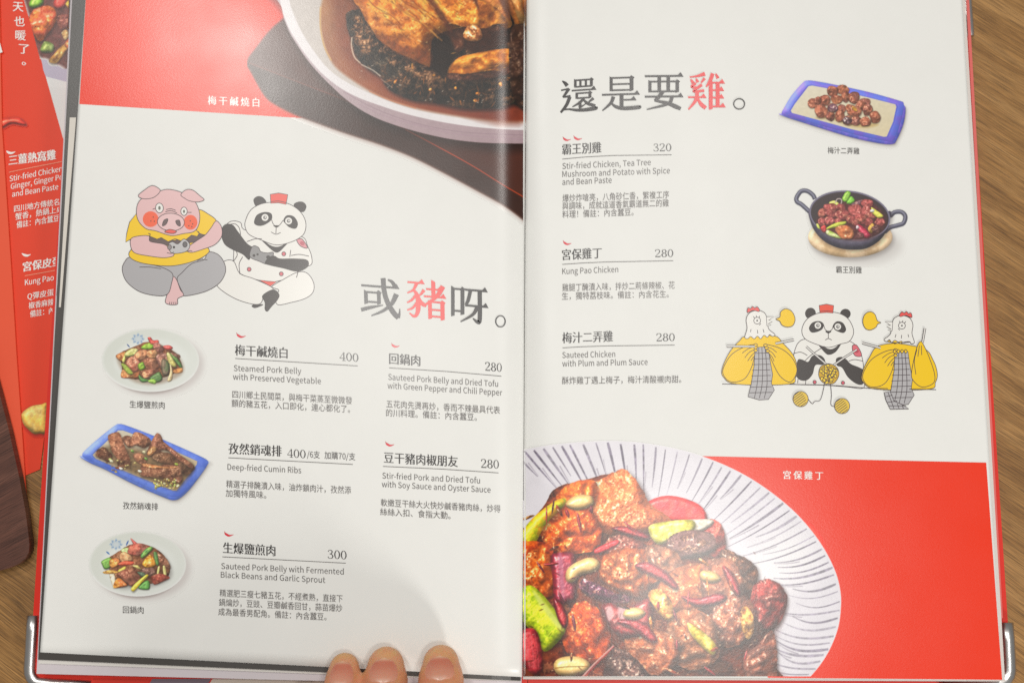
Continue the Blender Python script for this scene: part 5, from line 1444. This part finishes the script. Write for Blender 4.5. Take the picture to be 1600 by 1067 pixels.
def dish_wok(d):      # zoom of 1200,270 x 5.714
    d.shadow(ringpts(740, 600, 390, 175, 40), 60, 50, 70, .35, (0.60, 0.56, 0.55))
    d.piece(ringpts(735, 575, 378, 182, 40)[:-1], (206, 168, 118), bev=24, spec=.2, rough=.4, var=.08, cell=3, smooth=False, sh=.3, col2=(222, 190, 150))
    for q in ([(420, 236), (400, 200), (350, 165), (295, 168), (255, 225), (262, 262), (300, 285), (372, 350)], [(1090, 390), (1130, 355), (1190, 352), (1226, 390), (1210, 450), (1160, 470), (1090, 490), (1040, 530)]):
        qq = catmull(q, False, 6)
        d.stroke(qq, 40, (66, 66, 84)); d.stroke(qq - np.array([3, 7]), 14, (150, 150, 172), .7)
    body = [(372, 330), (380, 440), (430, 540), (520, 625), (640, 675), (760, 688), (880, 675), (990, 610), (1060, 520), (1090, 420), (1085, 340), (900, 420), (560, 420)]
    d.piece(body, (78, 72, 92), bev=60, spec=.25, rough=.4, var=.06, sh=.45, col2=(64, 58, 78))
    a = np.linspace(0, 2 * math.pi, 48)[:-1]; r = math.radians(8)
    def el(cx, cy, A_, B_): 
        x, y = A_ * np.cos(a), B_ * np.sin(a)
        return np.stack([cx + x * math.cos(r) - y * math.sin(r), cy + x * math.sin(r) + y * math.cos(r)], -1)
    d.flat(el(730, 382, 364, 220), (112, 106, 130), smooth=False)
    d.flat(el(730, 384, 350, 208), (58, 48, 50), smooth=False, grad=(0.3, 1, (40, 30, 32)))
    P = d.piece
    d.flat([(450, 400), (560, 300), (700, 260), (900, 260), (1040, 380), (1030, 500), (900, 590), (700, 595), (520, 540), (450, 470)], (84, 36, 36), soft=20, nz=.25)
    P([(660, 240), (700, 165), (740, 185), (705, 260)], (126, 192, 50), bev=16, spec=.4); P([(700, 270), (740, 210), (775, 250), (740, 280)], (104, 180, 44), bev=14)
    P([(545, 265), (600, 250), (640, 290), (570, 290)], (196, 196, 90), bev=10)
    d.stroke([(600, 270), (620, 235), (655, 240), (650, 280), (610, 295)], 10, (196, 176, 170), .9)
    P([(740, 280), (840, 240), (850, 265), (780, 300)], (110, 70, 80), bev=10)
    c, c2 = (176, 78, 74), (140, 54, 54)
    for x, y, A_, B_ in ((885, 275, 52, 40), (560, 315, 60, 42), (650, 310, 46, 30), (480, 365, 44, 46), (780, 335, 58, 52), (880, 345, 56, 44), (560, 360, 52, 36), (660, 375, 66, 48), (920, 385, 50, 30), (480, 440, 40, 40), (550, 430, 48, 40), (740, 420, 44, 40), (830, 415, 58, 50), (1000, 440, 46, 44), (790, 450, 40, 30), (900, 440, 40, 40), (630, 440, 40, 30)):
        d.lump(x, y, A_, B_, 10, c, bev=28, spec=.3, rough=1.4, col2=c2, wob=.16)
    P([(920, 310), (960, 330), (1030, 385), (990, 405), (940, 370)], (206, 200, 70), bev=12); d.lump(930, 340, 18, 14, 0, (240, 236, 220))
    P([(520, 495), (600, 450), (690, 435), (690, 460), (600, 490), (530, 505)], (176, 186, 50), bev=12)
    P([(510, 515), (560, 520), (650, 575), (640, 590), (540, 560)], (166, 196, 70), bev=14, col2=(214, 224, 150))
    P([(600, 500), (640, 475), (720, 475), (765, 540), (740, 590), (650, 580)], (206, 118, 70), bev=34, spec=.4, col2=(190, 96, 50))
    P([(785, 480), (830, 470), (910, 550), (890, 585), (840, 560)], (166, 30, 56), bev=20, spec=.7); d.lump(800, 488, 16, 16, 0, (236, 200, 206))
    P([(890, 500), (930, 450), (955, 490), (920, 540)], (206, 156, 60), bev=14)
    P([(470, 490), (510, 470), (520, 520), (490, 530)], (186, 44, 44), bev=10)
    P([(430, 460), (450, 460), (465, 500), (445, 495)], (176, 186, 70), bev=6)
    d.lump(970, 500, 46, 36, 0, (86, 44, 44)); d.lump(820, 560, 40, 26, 0, (96, 48, 48))
dish(zr, page_r, (1240, 292, 1432, 418), 1200, 270, 5.714, 39, dish_wok, 'small photograph of chicken and chilies in a black two-handled pan')

# ------------------------------------------------------------------ blurred stew photograph on the leaflet
zfl = flat(0.00088)
fl = Photo(zfl, 36, -44, 116, 112, 0, 0, 4.447, (232, 230, 228), 1.25, 41)
fl.flat([(150, -200), (200, 100), (262, 370), (330, 410), (420, 455), (540, 470), (540, -200)], (120, 66, 60), soft=10, nz=.2)
for q, c, c2 in (([(190, 170), (230, 70), (310, 40), (380, 70), (390, 150), (330, 240), (280, 290), (240, 250)], (236, 124, 44), (214, 84, 50)),
                 ([(200, 40), (230, -20), (290, -30), (300, 30), (240, 60)], (150, 196, 60), (110, 160, 40)),
                 ([(370, 40), (400, -40), (470, -20), (460, 40), (410, 70)], (206, 60, 50), (180, 50, 50)),
                 ([(455, 30), (500, -10), (530, 40), (480, 60)], (240, 190, 60), (226, 160, 50)),
                 ([(400, 120), (480, 100), (530, 180), (480, 230), (410, 190)], (150, 76, 60), (130, 60, 56)),
                 ([(280, 350), (310, 290), (370, 310), (370, 360), (310, 370)], (130, 150, 60), (170, 190, 110)),
                 ([(430, 230), (460, 210), (480, 250), (450, 280)], (230, 180, 110), (236, 200, 140)),
                 ([(340, 420), (430, 320), (480, 300), (450, 370), (390, 440)], (226, 170, 80), (206, 140, 60)),
                 ([(455, 300), (500, 250), (540, 300), (530, 350), (470, 340)], (236, 124, 50), (220, 96, 50))):
    fl.piece(q, c, bev=30, spec=.4, rough=1.0, col2=c2)
fl.build('food_photo', p2, 0.0, 'photograph of stewed peppers cut off by the red wedge', clip=[(150, -200), (168, 0), (300, 480), (560, 480), (560, -200)])
fl = Photo(zfl, 30, 626, 74, 684, 0, 500, 3.557, (226, 56, 34), 1.25, 43)
fl.piece([(120, 520), (170, 480), (230, 468), (262, 470), (262, 620), (220, 630), (185, 630), (140, 590), (124, 560)], (232, 196, 110), bev=30, spec=.2, rough=.6, col2=(222, 176, 80), sh=.4)
fl.build('food_photo', p2, 0.0, 'photograph of a yellow ginger slice', clip=[(110, 440), (275, 440), (275, 660), (110, 660)])
fl = Photo(zfl, -4, 178, 46, 212, 0, 0, 4.447, (226, 56, 34), 1.25, 45)
fl.piece([(-20, 860), (20, 830), (100, 818), (150, 830), (185, 870), (140, 868), (80, 860), (20, 890), (-20, 905)], (226, 62, 40), bev=20, spec=.7, rough=.3, col2=(214, 50, 34), sh=.45)
fl.build('food_photo', p2, 0.0, 'photograph of a red chili')
# ================================================================== the hand holding the menu open
def capsule_path(bm, pts, radii, flat_=0.9, seg=16, sub=4):
    """closed sausage along a smooth path with its own radius at each point"""
    q = np.column_stack([np.asarray(pts, float), np.asarray(radii, float)])
    q = catmull(q, False, sub)
    P, R = q[:, :3], q[:, 3]
    T = np.gradient(P, axis=0); T /= np.linalg.norm(T, axis=1, keepdims=True)
    # round caps
    def ringv(c, t, r):
        up = np.array([0, 0, 1.0])
        a = np.cross(t, up); a /= np.linalg.norm(a); n = np.cross(a, t)
        th = np.linspace(0, 2 * math.pi, seg, endpoint=False)
        return [c + a * r * math.cos(x) + n * r * flat_ * math.sin(x) for x in th]
    rings = []
    for k in (80, 60, 40, 20):
        s = math.radians(k); rings.append(ringv(P[0] - T[0] * R[0] * math.sin(s), T[0], R[0] * math.cos(s)))
    for p, t, r in zip(P, T, R): rings.append(ringv(p, t, r))
    for k in (20, 40, 60, 80):
        s = math.radians(k); rings.append(ringv(P[-1] + T[-1] * R[-1] * math.sin(s), T[-1], R[-1] * math.cos(s)))
    vs = [[bm.verts.new(tuple(v)) for v in r] for r in rings]
    for a, b_ in zip(vs[:-1], vs[1:]):
        for i in range(seg):
            bm.faces.new((a[i], a[(i + 1) % seg], b_[(i + 1) % seg], b_[i]))
    bm.faces.new(vs[0][::-1]); bm.faces.new(vs[-1])
    return P, T, R

bm = bmesh.new()
fingers = {}
def finger(name, tip_px, z, r, ln, drift, bend=1.0):
    T0 = unproj(float(tip_px[0]), float(tip_px[1]), z)
    off = [(0, 0, 0.80), (-0.004, 0.0018, 0.95), (-0.011, 0.0058, 1.0), (-0.021, 0.0120, 1.0), (-0.033, 0.0205, 1.03), (-0.044, 0.0270, 1.10), (-0.058, 0.0315, 1.08), (-0.074, 0.0345, 1.15), (-0.090, 0.0355, 1.30)]
    P = [T0 + np.array([drift * (-o[0]), o[0] * ln, o[1] * bend]) for o in off]
    fingers[name] = capsule_path(bm, P, [r * o[2] for o in off])
    return P[-1]
m_i = finger('index', (689, 1036), 0.0190, 0.0098, 1.0, 0.04)
m_m = finger('middle', (603, 1039), 0.0190, 0.0098, 1.06, 0.02)
m_r = finger('ring', (538, 1043), 0.0182, 0.0081, 1.0, 0.00)
m_p = finger('little', (482, 1092), 0.0172, 0.0074, 0.84, -0.06)
wrist = np.array([-0.045, -0.335, 0.048])
for m_, r in ((m_i, .0135), (m_m, .0140), (m_r, .0130), (m_p, .0115)):
    mid = (m_ * 0.5 + (wrist + (m_ - wrist) * [0.55, 0, 0]) * 0.5) + np.array([0, 0, 0.003])
    end = wrist + (m_ - wrist) * np.array([0.35, 0.0, 0.0])
    capsule_path(bm, [m_, mid, end], [r, r * 1.18, r * 1.25])
# thumb leaves the side of the palm near the wrist and lies under the index finger
th0 = wrist + np.array([0.016, 0.012, -0.004])
capsule_path(bm, [th0, (0.002, -0.292, 0.036), (0.016, -0.262, 0.024), (0.018, -0.236, 0.014), (0.015, -0.216, 0.011), (0.013, -0.206, 0.010)],
             [.0165, .0160, .0120, .0118, .0112, .0085])
capsule_path(bm, [wrist + [0, 0.01, 0], wrist + [-0.002, -0.03, 0.0], wrist + [-0.006, -0.10, 0.006], wrist + [-0.012, -0.20, 0.02]], [.026, .027, .033, .040], 0.72)
me = bpy.data.meshes.new('hand'); bm.to_mesh(me); bm.free()
ho = bpy.data.objects.new('hand', me); C.objects.link(ho)
rm = ho.modifiers.new('remesh', 'REMESH'); rm.mode = 'VOXEL'; rm.voxel_size = 0.0011; rm.use_smooth_shade = True
sm = ho.modifiers.new('smooth', 'SMOOTH'); sm.factor = 0.5; sm.iterations = 9
bpy.context.view_layer.update()
body = bpy.data.meshes.new_from_object(ho.evaluated_get(bpy.context.evaluated_depsgraph_get()))
bpy.data.objects.remove(ho); bpy.data.meshes.remove(me)
body.name = 'person'
Vb = np.empty(len(body.vertices) * 3, np.float32); body.vertices.foreach_get('co', Vb); Vb = Vb.reshape(-1, 3).astype(float)
col = np.tile(lin((222, 164, 120)), (len(Vb), 1))
def tint(c, centre, r, amt):
    global col
    d = np.linalg.norm(Vb - centre, axis=1)
    w_ = (np.exp(-(d / r) ** 2) * amt)[:, None]
    col = col * (1 - w_) + lin(c) * w_
for nm, (P, T, R) in fingers.items():
    i = np.argmin(np.abs(np.linalg.norm(P - P[0], axis=1) - 0.010))
    tint((206, 98, 80), P[i] + [0, 0.002, 0.004], 0.0095, 0.5)
    tint((226, 172, 118), P[0] + [0, 0.008, 0.0], 0.0055, 0.8)
    for dd in (0.024, 0.052):
        j = np.argmin(np.abs(np.linalg.norm(P - P[0], axis=1) - dd))
        tint((196, 112, 84), P[j] + [0, 0, R[j] * .8], 0.008, 0.45)
at = body.attributes.new('Col', 'FLOAT_COLOR', 'POINT')
cc = np.ones((len(Vb), 4), np.float32); cc[:, :3] = col; at.data.foreach_set('color', cc.ravel())
person = link_mesh('person', body, M_SKIN, None, True)
tag(person, "bare hand with its fingertips pressing down the menu's lower edge", 'person')

for nm, (P, T, R) in fingers.items():
    dist = np.concatenate([[0], np.cumsum(np.linalg.norm(np.diff(P, axis=0), axis=1))])
    nu, nv = 13, 15
    L0, L1 = -0.0016, 0.0100
    Vv = []
    for v in np.linspace(0, 1, nv):
        s = L0 + (L1 - L0) * v
        p = np.array([np.interp(max(s, 0), dist, P[:, k]) for k in range(3)])
        t = np.array([np.interp(max(s, 0), dist, T[:, k]) for k in range(3)]); t /= np.linalg.norm(t)
        r = np.interp(max(s, 0), dist, R) * 0.965
        if s < 0:
            p = p + t * s; r = math.sqrt(max(r * r - s * s, 1e-8)) * 1.0
        a = np.cross(t, [0, 0, 1.0]); a /= np.linalg.norm(a); n = np.cross(a, t)
        wv = 0.70 * math.sqrt(max(0.0, 1 - abs(2 * v - 1) ** 3.2))
        for u in np.linspace(-1, 1, nu):
            th = u * wv
            e = 1 - 0.35 * abs(u) ** 6 - 0.35 * (abs(2 * v - 1)) ** 8
            Vv.append(p + a * r * math.sin(th) + n * (r * 0.9 * math.cos(th) + 0.00045 * e - 0.0001))
    F = [(j * nu + i, j * nu + i + 1, (j + 1) * nu + i + 1, (j + 1) * nu + i) for j in range(nv - 1) for i in range(nu - 1)]
    vv = np.repeat(np.linspace(0, 1, nv), nu)
    uu = np.tile(np.abs(np.linspace(-1, 1, nu)), nv)
    k = np.clip((vv - 0.25) / 0.6, 0, 1)[:, None]; cN = lin((208, 126, 102)) * (1 - k) + lin((222, 158, 132)) * k
    k = np.clip((0.09 - vv) / 0.05, 0, 1)[:, None]; cN = cN * (1 - k) + lin((236, 206, 170)) * k
    k = (np.exp(-((vv - 0.92) / 0.07) ** 2) * (uu < 0.6) * 0.8)[:, None]; cN = cN * (1 - k) + lin((238, 196, 176)) * k
    nb = MB(); nb.add(Vv, F, cN)
    no = nb.build('fingernail', M_NAIL, person, True)
# the cuff of a dark knitted sleeve on the forearm
mb = MB()
c0 = wrist + np.array([-0.0105, -0.165, 0.014])
tube(mb, [c0 + [0.002, 0.035, -0.003], c0 + [0.0015, 0.03, -0.002], c0, c0 + [-0.004, -0.06, 0.01]], [0.0385, 0.041, 0.043, 0.048], (0.03, 0.035, 0.045), 24, 0.8)
mb.build('sleeve', M_SLEEVE_CLOTH, person, True)
